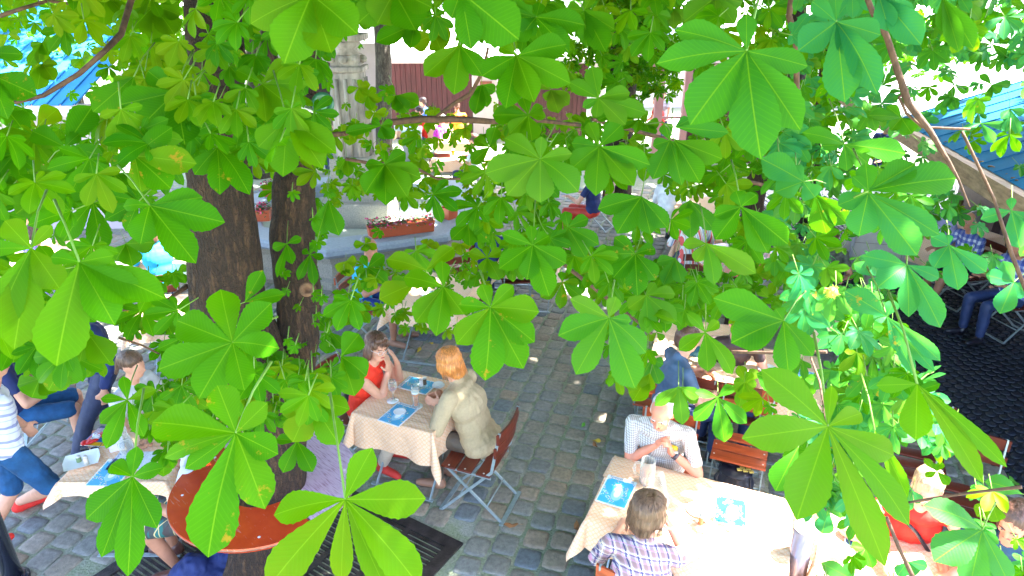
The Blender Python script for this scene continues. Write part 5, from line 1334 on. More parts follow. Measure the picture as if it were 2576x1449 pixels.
# centre: leaflet tips (x y width), read off the photograph at three times the size of its 2576 px view
DATA = """
A 1325 695:1115 535 150,905 790 190,1030 990 210,1395 1095 240,1600 925 210,1495 650 90,1300 560 60
A 1015 1175:850 1005 140,1300 960 160,1485 1235 200,1290 1425 220,1065 1455 150,840 1250 110
A 490 1110:700 800 190,245 990 160,440 1320 110,780 1170 120,600 1010 90
A 440 1310:180 1290 120,580 1130 100,695 1330 130,215 1449 150,440 1560 150
A 230 1060:60 840 190,-60 1140 120,100 1300 170,250 1200 100
A 1975 635:2185 460 120,2325 635 110,2275 885 190,2010 925 140,1785 530 110,1930 770 110
A 2165 900:1950 1110 170,2135 1335 210,2440 1275 200,2540 1160 200,2300 900 90
A 1640 1115:1468 1318 130,1660 1470 160,1885 1470 170,1490 1085 90,1760 1110 80
A 2350 -40:1890 180 230,2145 480 320,2500 400 300,2700 260 280,2000 -60 160
A 1600 225:1430 185 60,1500 160 60,1700 95 100,1815 225 90,1705 410 110,1560 330 80
A 1545 480:1410 455 80,1550 355 70,1665 495 70,1540 590 80,1450 550 60
A 1200 385:950 395 150,1200 260 70,1110 580 150,1325 565 150,1325 440 90
A 1160 50:985 225 190,1150 300 170,1320 265 190,1365 120 130,1000 60 110
A 790 -40:785 195 170,960 140 120,640 90 120
A 1705 650:1560 655 80,1590 790 110,1790 900 130,1925 740 120,1745 515 80
A 320 480:280 680 130,410 610 110,440 490 60,375 420 60,230 590 60
A -80 560:280 720 210,60 900 150
A -80 400:180 410 110
A 320 320:230 350 50,215 500 70,290 485 60,370 420 90,400 300 70
A 620 440:540 500 70,630 540 80,720 470 80,560 400 60,680 400 60
A 1860 800:1870 1115 180,1760 960 120,1960 1010 120
A 1010 580:700 845 190,860 640 90,960 790 120
A 280 960:440 820 150,270 970 90,120 860 110
A 1540 920:1480 1120 110,1640 1100 120,1700 930 90
A 2300 450:2200 560 90,2350 560 90,2390 470 70
A 60 260:160 300 40,-40 330 90,150 230 40
A 1840 170:1740 330 90,1880 230 90,1850 60 80
A 1400 380:1300 330 70,1440 250 80,1500 340 60,1450 300 50
A 560 120:480 240 100,620 200 90,560 20 80,700 120 90
A 900 880:790 990 120,1000 1000 120,880 780 100,1020 870 90
B 1325 420:1060 575 170,1240 820 190,1455 775 190,1730 630 190,1700 335 190,1190 350 100
B 895 340:625 570 170,850 715 180,1065 575 160
B 400 -60:130 170 200,270 180 250,560 230 270,690 60 200
B 900 -60:1340 300 330,980 375 200,830 140 180,1330 40 200
B 1470 130:1240 20 130,1840 190 160,1720 395 160,1290 300 170,1500 20 90,1370 260 150,1130 60 100
B 1830 80:1850 365 120,1995 390 180,2060 220 140,1700 60 100,1900 -40 80
B 1940 740:1720 620 120,1890 500 130,2180 700 110,2305 855 130,2145 940 150,1925 890 90,1820 810 70
B 1500 1200:1230 1040 150,1085 1310 200,1250 1475 180,1500 1530 200,1790 1449 200,1745 1160 100,1510 1030 90
B 1945 1105:1735 1275 170,1920 1480 180,2210 1405 190,2330 1245 160,2115 940 150,1865 925 100,1735 1080 100
B 2480 1060:2350 1355 160,2350 1100 90,2600 1200 120,2570 1400 130,2440 930 100
B 2500 60:2400 200 110,2510 220 110,2300 60 120,2600 160 100
B 1410 870:1140 870 140,1270 1010 120,1440 1065 160,1200 800 80,1545 880 80,1520 800 80,1370 735 100
B 1060 640:1010 865 120,1100 810 90,1165 690 80,970 720 60
B 1580 680:1490 620 70,1640 855 130,1720 790 110,1540 760 70
B 330 1240:180 1250 90,180 1460 170,485 1150 110,605 1345 150,500 1490 190,335 1550 150,320 1130 60
B 410 720:345 655 70,590 790 120,505 850 110,430 840 90,350 790 80
B 300 950:330 1055 90,400 1045 90,230 900 60,30 1000 80,390 920 60
B 560 180:260 320 140,500 350 120,520 370 130
B 700 260:520 340 160,755 385 150,620 130 90,830 250 140
B 1120 1110:980 1235 110,1000 1050 90,1165 960 110,1180 1100 90
B 830 990:765 1050 50,855 1085 55,915 1000 50,830 930 40,790 980 40
B 670 900:600 900 50,690 960 60,720 860 50,660 830 50,640 990 60
B 940 960:880 1020 50,960 1060 60,990 970 60,920 900 45
B 130 660:40 690 60,140 780 70,220 640 70,150 600 50,210 720 60
B 200 720:130 770 60,230 830 80,310 760 80,260 660 60
B 490 1040:440 1100 60,540 1110 80,530 1000 60,450 1010 50,590 1050 60
B 250 850:180 880 70,280 930 80,360 850 70,240 790 60
B 2250 300:2180 240 70,2330 260 80,2220 420 90,2320 400 80,2400 330 80
B 600 1180:500 1190 60,640 1290 70,700 1170 50,560 1290 60
B 700 1330:600 1400 60,700 1420 70,810 1400 70,740 1290 50
B 1320 1060:1200 1010 90,1290 1140 100,1400 1100 90
B 80 960:0 1000 90,60 1100 100,150 1050 90,120 900 60
B 1690 1010:1600 1080 90,1720 1100 100,1790 1020 80,1680 930 70
B 1720 900:1670 960 60,1750 980 60,1790 890 60,1720 850 50
B 2300 930:2200 1000 100,2340 1040 110,2400 940 90,2270 840 80
B 2170 1060:2100 1000 60,2300 1010 90,2240 1140 80
B 40 1190:-20 1280 70,60 1330 80,120 1250 70
B 150 1360:60 1400 80,160 1480 90,230 1400 80
C 480 385:-200 480 210,-60 225 200,55 945 330,590 1205 340,890 985 260,945 500 180,480 110 140
C 1160 165:870 385 220,1225 775 260,1470 715 210,1495 265 170,975 10 120,1150 -90 90,1300 420 170
C 1220 1090:900 1000 120,1050 1100 90,1240 1290 110,1685 1160 170,1400 1240 150
C 910 1370:590 1195 200,700 1449 170,1000 1490 150,830 1250 100
C 1400 1440:1755 1235 190,2065 1345 240,1380 1230 140,1280 1330 80
C 1740 480:1560 560 110
C 250 -20:10 165 190,230 245 150,395 180 130,450 20 120
C 650 60:530 180 100,755 215 110,640 -20 80,860 10 70
C 1480 -30:1800 340 210,1560 240 150,1720 180 170
C 1960 -20:2195 365 150,2000 260 130,2085 395 120
C 1650 890:1570 985 90,1730 1010 120,1800 980 90,1540 800 90,1400 870 90
C -60 1060:300 1200 170,130 1380 170,60 1250 120
C -60 960:350 1000 110,60 900 90
C 960 600:900 560 50,920 640 50,1010 680 60,1060 620 60
C 1350 860:1230 900 90,1320 990 100,1470 960 90,1400 770 80
C 1500 780:1400 700 90,1620 720 90,1580 860 90,1450 850 80
C 1880 870:1960 900 100,1860 940 80,1790 820 80
C 1330 640:1270 560 80,1430 600 90,1380 730 90,1280 720 80
C 2330 640:2240 560 50,2400 700 60,2300 760 50,2480 640 60
C 2470 820:2400 900 60,2576 860 60,2440 1000 70,2540 1020 60
C 2050 640:1960 560 50,2010 760 50,2160 700 60
C 2250 930:2100 1000 60,2350 1080 70,2460 960 70
C 1800 420:1700 380 60,1900 340 70,1850 540 60
C 2160 1130:2080 1180 50,2240 1200 60,2150 1060 50,2230 1090 50
C 2330 330:2200 360 50,2440 420 60,2480 300 60,2300 240 60
C 2420 130:2330 120 60,2480 220 70,2560 160 60,2440 40 60
C 1050 1240:960 1180 70,1100 1340 90,1000 1360 90,1150 1250 70
C 1180 1330:1120 1430 80,1290 1400 90,1240 1260 60
D 235 425:35 215 180,-90 430 120,105 1190 290,-40 1060 230,460 745 200,395 250 90
D 600 530:425 1315 330,865 1005 240,1250 805 240,385 490 110,860 480 130,620 840 90,1060 830 240
D 700 75:475 375 140,780 460 170,1045 205 160,490 20 110,885 15 100
D 1130 100:1700 230 220,1480 540 220,1060 395 200,1530 40 170,930 110 90
D 1755 1135:1665 735 220,1335 970 240,1195 1340 240,2050 835 210,2110 1180 190,1500 1560 250,1845 1500 200
D 1440 770:1420 925 150
D 1850 830:1985 590 120,2150 770 110
D 420 -30:330 245 200,120 165 190,500 160 160
D 2340 470:2250 665 70,2370 705 75,2280 440 50,2445 500 60,2375 395 50
D 2165 390:2055 425 70,2205 545 75,2090 645 60,2275 345 60
D 2340 180:2250 165 50,2265 265 60,2340 350 60,2425 250 60,2300 75 50
D 560 1180:365 1500 210,500 1460 190
D 660 1060:835 1295 200,600 1280 120
D 960 950:1135 1010 90,1040 1065 110,900 1010 70
D 2180 1400:2060 1205 150,2295 1265 120,2400 1400 110,2060 1449 90
D 950 390:870 520 130,1000 560 150,1170 380 150
D 90 1000:100 1290 160,-40 1300 130
D 230 1080:190 1330 150,300 1290 120
D 2480 60:2400 330 130,2560 330 140
D 2500 1060:2400 960 110,2460 1220 120,2600 1180 100
D 1250 960:1170 1080 110,1300 1080 120,1380 950 80
D 2200 930:2110 880 70,2140 1010 80,2290 1010 80,2230 830 60
D 2260 1140:2150 1200 80,2250 1260 80,2340 1170 80,2240 1060 60
D 1340 600:1290 700 80,1400 690 80,1420 560 60
E 1125 870:1085 1425 250,1375 1335 230,1460 1135 200,1495 905 200,1300 705 120,1060 695 120,885 850 120,868 1150 190
E 2020 950:1770 1380 200,2215 1480 230,2300 1215 170,1635 1085 190,1725 805 130,2075 790 110,2190 970 80
E 770 715:470 640 150,560 985 180,715 1090 160,925 925 150,760 520 110
E 560 690:285 810 190,360 700 120
E 640 590:345 505 140,850 420 130
E 1445 400:1190 580 150,1400 665 150,1570 790 190,1695 540 160,1205 310 100,1430 250 80,1570 330 110
E 960 240:830 360 110,970 410 110,1115 375 110,1165 290 80,900 150 80
E 1710 265:1640 415 110,1845 495 130,1945 400 120,1865 200 100,1690 145 90
E 2220 465:1925 490 130,2050 650 140,2235 785 160,2375 665 140,2370 430 110,2060 340 120
E 2265 35:1935 130 150,2080 315 180,2335 320 150,2460 270 140
E 1955 640:1785 610 80,1880 795 90,1990 795 90,2025 560 80,1880 520 60
E 1100 495:960 455 90,1195 665 110,1060 610 80,1210 440 80,1090 405 60
E 200 570:120 640 90,205 760 110,345 690 100,325 475 100,155 475 60
E 110 860:30 1010 80,100 1025 80,215 990 80,240 880 50,110 790 50
E 1670 680:1500 795 110,1650 885 90,1815 795 90,1800 690 60,1660 600 60
E 2300 780:2165 880 120,2315 1070 130,2530 980 150,2520 770 110,2370 685 70
E 640 400:560 450 60,640 475 70,745 410 60,620 355 60,700 370 50
E 2520 500:2380 530 80,2430 700 110,2570 690 110
E 0 1240:135 1070 180,190 1390 170,100 1540 190
E 2340 1270:2250 1440 110,2400 1449 110,2430 1300 80,2300 1180 60
E 1020 630:930 660 70,1000 720 80,1110 640 70,990 560 60
E 2380 1060:2310 1120 60,2430 1120 60,2400 1010 50
E 180 390:90 400 60,190 450 70,270 430 60,210 350 50
E 900 390:830 420 60,900 480 80,980 410 60
E 1870 590:1800 560 60,1830 650 70,1930 650 60
E 2070 680:2030 740 50,2120 750 50,2140 680 50
E 420 500:350 560 80,440 610 90,520 520 80
E 40 520:-30 600 80,60 640 90,120 520 80
F 760 970:230 800 230,365 1140 250,490 1205 110,800 1375 180,985 1240 140,700 880 120
F 1690 550:1350 480 130,1470 720 180,1705 945 140,1945 1025 170,1935 650 100
F 2010 400:1895 575 130,2080 740 150,2290 605 120,1870 335 110,2000 320 60
F 1400 10:1330 335 210,1770 480 220,1940 325 170,1170 100 140
F 440 110:245 360 170,640 460 190,795 395 180,235 180 110,400 -10 110,560 20 100
F 50 60:60 355 130,240 290 130,-10 180 80
F 180 390:240 705 130,555 615 160,95 530 100,0 400 100
F 130 800:20 735 80,80 640 70,245 765 70,60 930 90,170 915 80
F 170 1060:30 915 90,-30 1195 110,190 1355 130,375 1375 130,275 975 80
F 890 440:800 420 70,960 540 80,860 580 80,1010 400 70
F 1110 1020:930 735 170,930 930 110
F 1540 940:1220 745 170,1625 1205 80,1945 1275 100,1905 1360 90,1600 820 90,1440 960 90,1750 1385 90
F 1190 1220:1035 1095 90,1180 1480 130,1335 1460 120,1300 1260 80
F 1780 1430:1465 1490 150,1600 1540 120
F 2500 680:2285 625 120,2395 920 140,2600 780 130,2415 520 90
F 2480 140:2245 205 100,2545 425 160,2640 250 100,2480 40 60
F 1000 20:1085 315 180,1240 240 160,960 120 90
F 890 -20:695 180 190
F 860 1520:555 1370 190
F 480 1449:420 1310 80,560 1340 80,380 1430 70,560 1449 60
F 650 800:560 720 90,700 680 80,780 830 90
F 1260 900:1180 820 80,1300 1000 90,1360 880 80
F 1500 640:1420 560 90,1290 540 90,1440 720 110
F 1010 300:930 250 70,1000 400 80,1060 380 80
F 1400 1120:1300 1060 80,1480 1200 90,1330 1200 90
F 980 560:900 640 80,1060 640 90,1040 500 70
F 1640 1270:1560 1180 80,1700 1360 90,1560 1340 90
F 700 250:720 120 60,800 250 80,650 330 70
G 1780 370:1150 290 290,1640 10 220,1570 1310 340,2000 945 260,2100 530 200,2020 140 170,1395 640 140,1240 560 120
G 1000 700:650 1020 210,765 1310 160,965 1455 190,1185 1090 170,835 610 130,1035 470 110,1235 630 120
G 960 120:755 300 110,800 490 120,1085 400 110,1180 40 90,930 -60 80,760 110 70
G 2350 130:2210 440 220,2560 460 200,2130 230 110,2640 190 150,2300 -60 110
G 2240 430:2135 670 120,2360 665 130,2085 415 80
G 300 -40:240 105 180,430 60 150,130 10 120
G 1200 160:1100 380 100,1230 330 110,1330 200 110,1150 60 90
G 1250 480:1230 700 110,1310 640 90
G 1240 60:1340 220 120,1110 240 110
G 1900 60:2040 10 90,1990 140 90
G 1500 350:1560 480 120,1420 480 110
H 30 870:235 480 190,640 865 260,600 1540 270,340 1560 180,0 1500 160,-510 990 230,-570 1560 300
H 2545 20:2365 165 90,2575 310 120,2700 100 90
H 2330 -80:2200 130 150,2300 60 110
I 1095 320:445 410 270,590 -110 240,860 1030 310,1530 1380 230,1710 1070 190,1595 540 190,1350 220 140,1125 10 90
I 265 100:90 60 70,85 275 110,315 440 140,485 295 110,385 15 80
I 1770 0:1760 425 210,2265 750 160,2450 630 120,1460 10 120
I 2260 1100:1815 915 190,1895 1340 250,2160 1560 190,2460 1500 150
I 2560 830:2275 735 140
I 470 -20:425 180 90,570 190 100,370 60 60,520 -90 60
I 0 30:110 145 80,-10 270 100,-110 140 80
I 870 480:700 810 190,800 700 110
I 1150 780:1190 1015 120,1240 900 90
I 1100 940:1050 1130 130
I 1920 660:1820 560 50,2010 760 70,1890 600 50,1830 700 50,1960 590 50
I 1290 1480:1045 1350 110,1230 1340 80
I 1730 800:1680 960 80,1650 740 70,1790 900 70
I 2330 900:2220 1000 110,2380 1040 110
I 1450 350:1480 600 90,1700 860 110
I 2050 300:1990 420 120,2100 500 110,1860 440 110
I 1380 1240:1300 1400 100,1430 1390 90,1270 1230 80
I 1700 1340:1620 1449 90,1760 1449 100,1850 1380 80
I 2120 1220:1880 1180 90
I 1180 200:1280 400 110,1110 480 110
I 900 -60:780 40 110,960 100 120,1010 -20 80
"""
SUNNY = ('C', 'F', 'I')
crownA, crownB = MB(), MB(); stalkA, stalkB = crownA, crownB
r = random.Random(77)
PLACED = []
def clampd(u, v, d, zmin=1.75):
    z = ray(u, v).z
    return min(d, (CAMZ - zmin) / -z) if z < -.01 else d
TOCAM = lambda C: (CAM - C).normalized()
for line in DATA.strip().splitlines():
    head_, tips = line.split(':'); tl, cx, cy = head_.split(); ox, oy = TILE[tl]
    cu, cv = ox + float(cx) / 3, oy + float(cy) / 3
    sp = []
    for t_ in tips.split(','):
        q = [float(x) for x in t_.split()]
        sp.append((ox + q[0] / 3, oy + q[1] / 3, q[2] / 3))
    Rm = max(math.hypot(a - cu, b_ - cv) for a, b_, _ in sp)
    d = clampd(cu, cv, .175 * FPX / Rm)
    d = max(d, 1.05)
    right = cu > 1350
    C = PD(cu, cv, d); spec = []
    tiltx, tilty = r.uniform(-.25, .25), r.uniform(-.35, .1)
    for a, b_, w_ in sp:
        dd = d * (1 + ((a - cu) * tiltx + (b_ - cv) * tilty) / FPX)
        spec.append((PD(a, b_, dd), w_ * 1.08 * dd / FPX))
    yel = .45 + r.uniform(-.3, .3)
    if tl in 'AB' and Rm < 75: yel = r.uniform(.55, 1.0)  # small leaves yellower: sun shining through them, put into the tint
    if tl == 'E' and Rm < 42: yel = r.uniform(.6, 1)
    if tl in 'FC' and cu > 2000: yel = r.uniform(.0, .5)
    tint = (yel, r.random(), r.choice((0, .1, .5, .9, .7)) if cu > 1950 else (r.uniform(0, .2) if cu > 1350 else 0), 1)  # third value carries the sky gloss as a bluish tint
    N = (TOCAM(C) + V((0, 0, .25))).normalized()
    palm(crownB if right else crownA, C, spec, N, r, 22 if Rm > 45 else 10, tint, wav=.05)
    # leaf stalk, running away from the main leaflets
    mx_ = sum(a - cu for a, b_, _ in sp) / len(sp); my_ = sum(b_ - cv for a, b_, _ in sp) / len(sp); ml = math.hypot(mx_, my_) + 1e-6
    Lk = Rm * r.uniform(.55, 1.0); eu, ev = cu - mx_ / ml * Lk * .6, cv - my_ / ml * Lk * .8 - Lk * .1
    E = PD(eu, ev, d * r.uniform(1.06, 1.16))
    M = (C + E) / 2 + V((0, 0, .01))
    (stalkB if right else stalkA).tube([C, M, E], [.0022, .0020, .0028], 5, 1)
    PLACED.append((cu, cv, Rm, d, E))

# ------------------------------------------------------------------ where the view stays open
GAPS = [  # polygons in the 2576 px view, share of fill leaves kept, smallest size allowed
    ([(0, 80), (110, 75), (240, 110), (225, 275), (0, 285)], .07),
    ([(470, 395), (640, 470), (668, 745), (478, 748)], .0),
    ([(642, 440), (760, 440), (740, 560), (800, 640), (790, 900), (700, 860), (640, 720)], .06),
    ([(855, 105), (1000, 60), (1110, 105), (1490, 150), (1490, 285), (1240, 285), (860, 250)], .05),
    ([(840, 250), (1240, 250), (1240, 450), (1030, 430), (860, 440)], .2),
    ([(870, 500), (1160, 500), (1170, 650), (870, 640)], .03),
    ([(850, 640), (1230, 620), (1240, 820), (870, 870)], .10),
    ([(850, 820), (1400, 700), (1500, 760), (1480, 990), (1590, 1000), (1770, 1000), (1960, 1060), (2000, 1449), (1060, 1449), (1060, 1250), (890, 1230), (885, 1000)], .0),
    ([(0, 935), (300, 990), (400, 1240), (470, 1449), (0, 1449)], .0),
    ([(400, 1180), (900, 1040), (890, 1449), (440, 1449)], .0),
    ([(1990, 1300), (2260, 1300), (2260, 1449), (1990, 1449)], .04),
    ([(2270, 700), (2576, 680), (2576, 1230), (2470, 1130), (2330, 900)], .0),
    ([(2100, 480), (2340, 560), (2560, 560), (2560, 760), (2300, 700), (2130, 690)], .06),
    ([(2060, 170), (2300, 150), (2576, 180), (2576, 560), (2210, 300)], .22),
    ([(1640, 500), (1790, 500), (1790, 640), (1640, 640)], .05),
    ([(1440, 430), (1640, 380), (1640, 580), (1440, 600)], .05),
    ([(340, 470), (480, 500), (470, 650), (340, 640)], .05),
    ([(40, 540), (340, 540), (310, 690), (40, 690)], .12),
    ([(300, 740), (480, 740), (470, 860), (300, 860)], .15),
    ([(1600, 820), (2060, 840), (2060, 1000), (1600, 1000)], .10),
    ([(1600, 160), (1740, 160), (1740, 330), (1600, 340)], .05),
    ([(2200, 1130), (2440, 1160), (2400, 1420), (2200, 1420)], .0),
    ([(1100, 720), (1420, 690), (1420, 1000), (1100, 1000)], .0),
    ([(300, 20), (440, 20), (440, 110), (300, 110)], .5),
    ([(640, 60), (690, 60), (690, 200), (640, 200)], .3),
    ([(2380, 1230), (2576, 1230), (2576, 1449), (2380, 1449)], .25),
    ([(2420, 560), (2576, 600), (2576, 720), (2420, 700)], .1),
    ([(270, 850), (360, 850), (360, 960), (270, 960)], .1),
]
def inpoly(p, x, y):
    c = False; j = len(p) - 1
    for i in range(len(p)):
        if (p[i][1] > y) != (p[j][1] > y) and x < (p[j][0] - p[i][0]) * (y - p[i][1]) / (p[j][1] - p[i][1]) + p[i][0]: c = not c
        j = i
    return c
def keep(u, v):
    k = 1.0
    for p, s in GAPS:
        if inpoly(p, u, v): k = min(k, s)
    return k
FILL = []
def fill(n, rmin, rmax, seed, box=(-60, -60, 2640, 1500), yel=None, ds=.125, force=False):
    rr = random.Random(seed)
    for _ in range(n):
        u, v = rr.uniform(box[0], box[2]), rr.uniform(box[1], box[3]); Rm = rr.uniform(rmin, rmax)
        if v > 1150 and u < 2050: continue
        k = min([keep(u, v)] + [keep(u + Rm * .65 * math.cos(a), v + Rm * .65 * math.sin(a)) for a in (0, 1.05, 2.1, 3.14, 4.2, 5.2)])
        if not force and rr.random() > k: continue
        d = max(clampd(u, v, ds * FPX / Rm * rr.uniform(.9, 1.15), 2.0), 1.7)
        C = PD(u, v, d); right = u > 1350
        kk = (C.z - .75) / SUN.z; us, vs_, ds_ = proj(C - SUN * kk)
        if ((us - 1810) / 280) ** 2 + ((vs_ - 1330) / 150) ** 2 < 1 and rr.random() < .85: continue
        # leaf plane: mostly hanging and facing outwards, with strong scatter
        N = (TOCAM(C) * 1.1 + V((rr.gauss(0, .35), rr.gauss(0, .35), rr.uniform(.0, .9)))).normalized()
        if u > 2050: N = (N + V((rr.uniform(-1.3, .9), rr.uniform(-.5, .5), rr.uniform(-.4, .8)))).normalized()
        a0 = rr.gauss(math.pi / 2, .7); dwn = (RT * math.cos(a0) - UP * math.sin(a0)); dwn = (dwn - N * dwn.dot(N)).normalized(); sd = dwn.cross(N)
        Ln = Rm * d / FPX; spec = []
        nl = rr.choice((5, 5, 7, 7, 6))
        for i in range(nl):
            f = (i - (nl - 1) / 2); an = f * R_(rr.uniform(36, 44)); ll = Ln * (1 - .09 * f * f + .0) * rr.uniform(.9, 1.05) if nl > 5 else Ln * (1 - .12 * f * f) * rr.uniform(.9, 1.05)
            ll = max(ll, Ln * .35)
            spec.append((C + (dwn * math.cos(an) + sd * math.sin(an)) * ll - N * ll * rr.uniform(-.05, .22), ll * rr.uniform(.38, .46)))
        y_ = (.40 + rr.uniform(-.38, .42)) if yel is None else rr.uniform(*yel)
        if u > 2000: y_ = rr.uniform(0, .85)
        if u < 520 and v < 260: y_ = rr.uniform(.4, 1)  # sunlight through the upper left leaves, as a yellower tint
        palm(crownB if right else crownA, C, spec, N, rr, 8 if Rm > 26 else 5, (y_, rr.random(), rr.choice((0, .2, .6, .9)) if u > 1950 else 0, 1), wav=.06)  # sky gloss on right-hand fill leaves, also given as tint
        E = C - dwn * Ln * rr.uniform(.25, .5) + V((0, .04, .02))
        (stalkB if right else stalkA).tube([C, (C + E) / 2, E], .0022, 4, 1)
        FILL.append((u, v, E, d))
fill(1450, 42, 80, 1)
fill(1900, 24, 46, 2)
fill(420, 22, 50, 24, (1230, 230, 2080, 780))
fill(34, 16, 27, 25, (690, 470, 830, 900), (.2, .6), .042, True)
fill(60, 18, 34, 26, (860, 640, 1240, 830), (.3, 1), .09, True)
fill(50, 16, 34, 27, (850, 260, 1230, 470), (.4, 1), .09, True)
fill(30, 26, 46, 28, (2120, 480, 2560, 720), None, .1, True)
fill(60, 55, 85, 21, (440, -60, 760, 380), None, .09)
fill(160, 70, 110, 22, (-60, 250, 480, 900))
fill(40, 60, 90, 23, (420, 740, 900, 1040), None, .10)
fill(500, 26, 46, 3, (2000, -40, 2620, 700))
fill(420, 40, 80, 12, (2000, 640, 2500, 1449))
fill(300, 16, 30, 4, (820, 200, 1400, 520), (.4, 1.0))
fill(140, 14, 26, 5, (860, 580, 1300, 860), (.4, 1.0))
fill(220, 16, 34, 6, (0, -20, 520, 320), (.4, 1.0))

# ------------------------------------------------------------------ unseen overhead foliage, placed and thinned to shape sun and shade
def shade_want(x, y, x3=0, x2=None, y2=None):        # how closely the unseen foliage overhead should shut out the sun at table height
    u, v, d = proj(V((x, y, .8)))
    if d < .5: return .6
    if x3 > 5.0 or x3 < -7.2: return .03
    if (1130 < u < 1570 and 690 < v < 1600) or (1500 < u < 1660 and 900 < v < 1110): return 1.0
    if x2 is not None:
        u2, v2, d2 = proj(V((x2, y2, 2.9)))
        if u2 > 1750 and -100 < v2 < 1700 and d2 < 4.5 and noise.noise(V((x2 * 2.6, y2 * 2.6, 7))) > -.22: return .02
        if u2 > 650 and u2 < 1000 and v2 > 1050 and d2 < 3 and noise.noise(V((x2 * 4, y2 * 4, 2))) > -.2: return .02
    for (cu, cv, ru, rv) in ((1860, 1390, 330, 190), (2200, 1440, 380, 120), (1120, 395, 130, 60), (390, 620, 120, 110), (400, 780, 110, 50), (1560, 590, 90, 25), (1700, 480, 80, 40), (1660, 870, 60, 40), (90, 640, 90, 50), (1040, 520, 90, 45), (1320, 625, 50, 30), (1060, 715, 60, 30), (1780, 930, 180, 60), (2330, 1180, 120, 80)):
        if ((u - cu) / ru) ** 2 + ((v - cv) / rv) ** 2 < 1: return .02
    if d > 13.5: return .55
    return 1.0
def canopy(b, n, x0, x1, y0, y1, z0, z1, seed, size=.27):
    rr = random.Random(seed); c = 0
    for _ in range(n):
        x, y, z = rr.uniform(x0, x1), rr.uniform(y0, y1), rr.uniform(z0, z1)
        if z - CAMZ < .45 + .0 * y: continue
        k = (z - .8) / SUN.z; k3 = (z - 3.0) / SUN.z
        if rr.random() > shade_want(x - SUN.x * k, y - SUN.y * k, x - SUN.x * k3, x - SUN.x * k3 * 1.0, y - SUN.y * k3): continue
        C = V((x, y, z)); N = V((rr.gauss(0, .35), rr.gauss(0, .35), 1)).normalized(); a0 = rr.uniform(0, 6.28); e1 = N.cross(V((math.cos(a0), math.sin(a0), 0))).normalized(); e2 = N.cross(e1)
        t = rr.uniform(.2, .7)
        for i in range(5):
            an = (i - 2) * .75; dr = e1 * math.cos(an) + e2 * math.sin(an); s_ = N.cross(dr); ll = size * (1 - .1 * (i - 2) ** 2) * rr.uniform(.85, 1.15)
            b.add([C, C + dr * ll * .62 + s_ * ll * .23 - N * ll * .05, C + dr * ll - N * ll * .2, C + dr * ll * .62 - s_ * ll * .23 - N * ll * .05], [(0, 1, 2, 3)], 0, False, [(.5, 0), (1, .6), (.5, 1), (0, .6)], [(t, 0, 0, 1)] * 4)
upA, upB = MB(), MB()
canopy(upA, 19000, -7, 1.2, .5, 18, 4.5, 6.6, 31)
canopy(upB, 17500, 1.2, 9.5, .5, 18, 4.5, 7.0, 32)

# ------------------------------------------------------------------ the two near chestnuts
def limb(b, pts, seg=20, rough=.06, seed=0):
    """pts: (u, v, ground distance, width in px of the 2576 view)"""
    P3, R3 = [], []
    for i in range(len(pts) - 1):
        for k in range(6):
            t = k / 6; q = [pts[i][j] * (1 - t) + pts[i + 1][j] * t for j in range(4)]
            p = PY(q[0], q[1], q[2]); dd = (p - CAM).dot(FW); P3.append(p); R3.append(q[3] / 2 * dd / FPX)
    q = pts[-1]; p = PY(q[0], q[1], q[2]); P3.append(p); R3.append(q[3] / 2 * (p - CAM).dot(FW) / FPX)
    n0 = len(b.v); b.tube(P3, R3, seg)
    for i in range(n0, len(b.v)):
        v_ = V(b.v[i]); ri = R3[min((i - n0) // seg, len(R3) - 1)]; c_ = P3[min((i - n0) // seg, len(P3) - 1)]
        dn = (v_ - c_).normalized(); k = noise.noise(v_ * 6 + V((seed, 0, 0))) + .5 * noise.noise(v_ * 17)
        b.v[i] = tuple(v_ + dn * ri * rough * 2 * k)
    return P3
tA = thing('chestnut_tree', 'thick rough barked chestnut with the red ring table, two stems and large bright leaves', 'tree', (TR0.x, TR0.y, 0))
inv = -V((TR0.x, TR0.y, 0))
def relv(mb, off):
    mb.v = [tuple(V(p) + off) for p in mb.v]; return mb
b = MB(); limb(b, [(640, 1600, 3.42, 190), (650, 1449, 3.46, 165), (690, 1240, 3.5, 152), (690, 1100, 3.52, 158), (640, 960, 3.52, 190), (590, 840, 3.5, 200), (572, 740, 3.48, 178), (562, 560, 3.48, 162), (548, 400, 3.5, 150), (552, 250, 3.55, 120), (520, 90, 3.6, 95), (500, -120, 3.8, 85), (480, -500, 4.1, 60)], 40, .05, 3)
relv(b, inv).build('trunk', BARK, tA)
b = MB(); limb(b, [(690, 1120, 3.55, 130), (728, 980, 3.62, 105), (752, 860, 3.66, 96), (752, 740, 3.7, 112), (736, 600, 3.72, 112), (742, 450, 3.75, 100), (758, 320, 3.8, 72), (772, 180, 3.85, 58), (785, 20, 3.9, 50), (800, -250, 4.1, 40)], 30, .06, 9)
relv(b, inv).build('stem', BARK, tA)
b = MB(); limb(b, [(752, 340, 3.79, 40), (705, 220, 3.75, 34), (674, 120, 3.7, 30), (668, -60, 3.7, 26)], 14, .06, 5); relv(b, inv).build('branch', BARK, tA)
b = MB(); limb(b, [(560, 300, 3.55, 50), (600, 180, 3.7, 44), (590, 60, 3.8, 34), (600, -60, 3.9, 30)], 14, .06, 6); relv(b, inv).build('branch', BARK, tA)
kn = MB(); c_ = PY(772, 728, 3.44)
kn.lathe(c_, [(.035, -.02), (.042, .0), (.036, .012), (.020, .004), (.012, -.012), (0, -.014)], 16, 0, (CAM - c_).to_track_quat('Z', 'Y').to_matrix()); relv(kn, inv).build('knot', simple('pale knot wood', (.12, .06, .03), .8, .4, 30), tA)
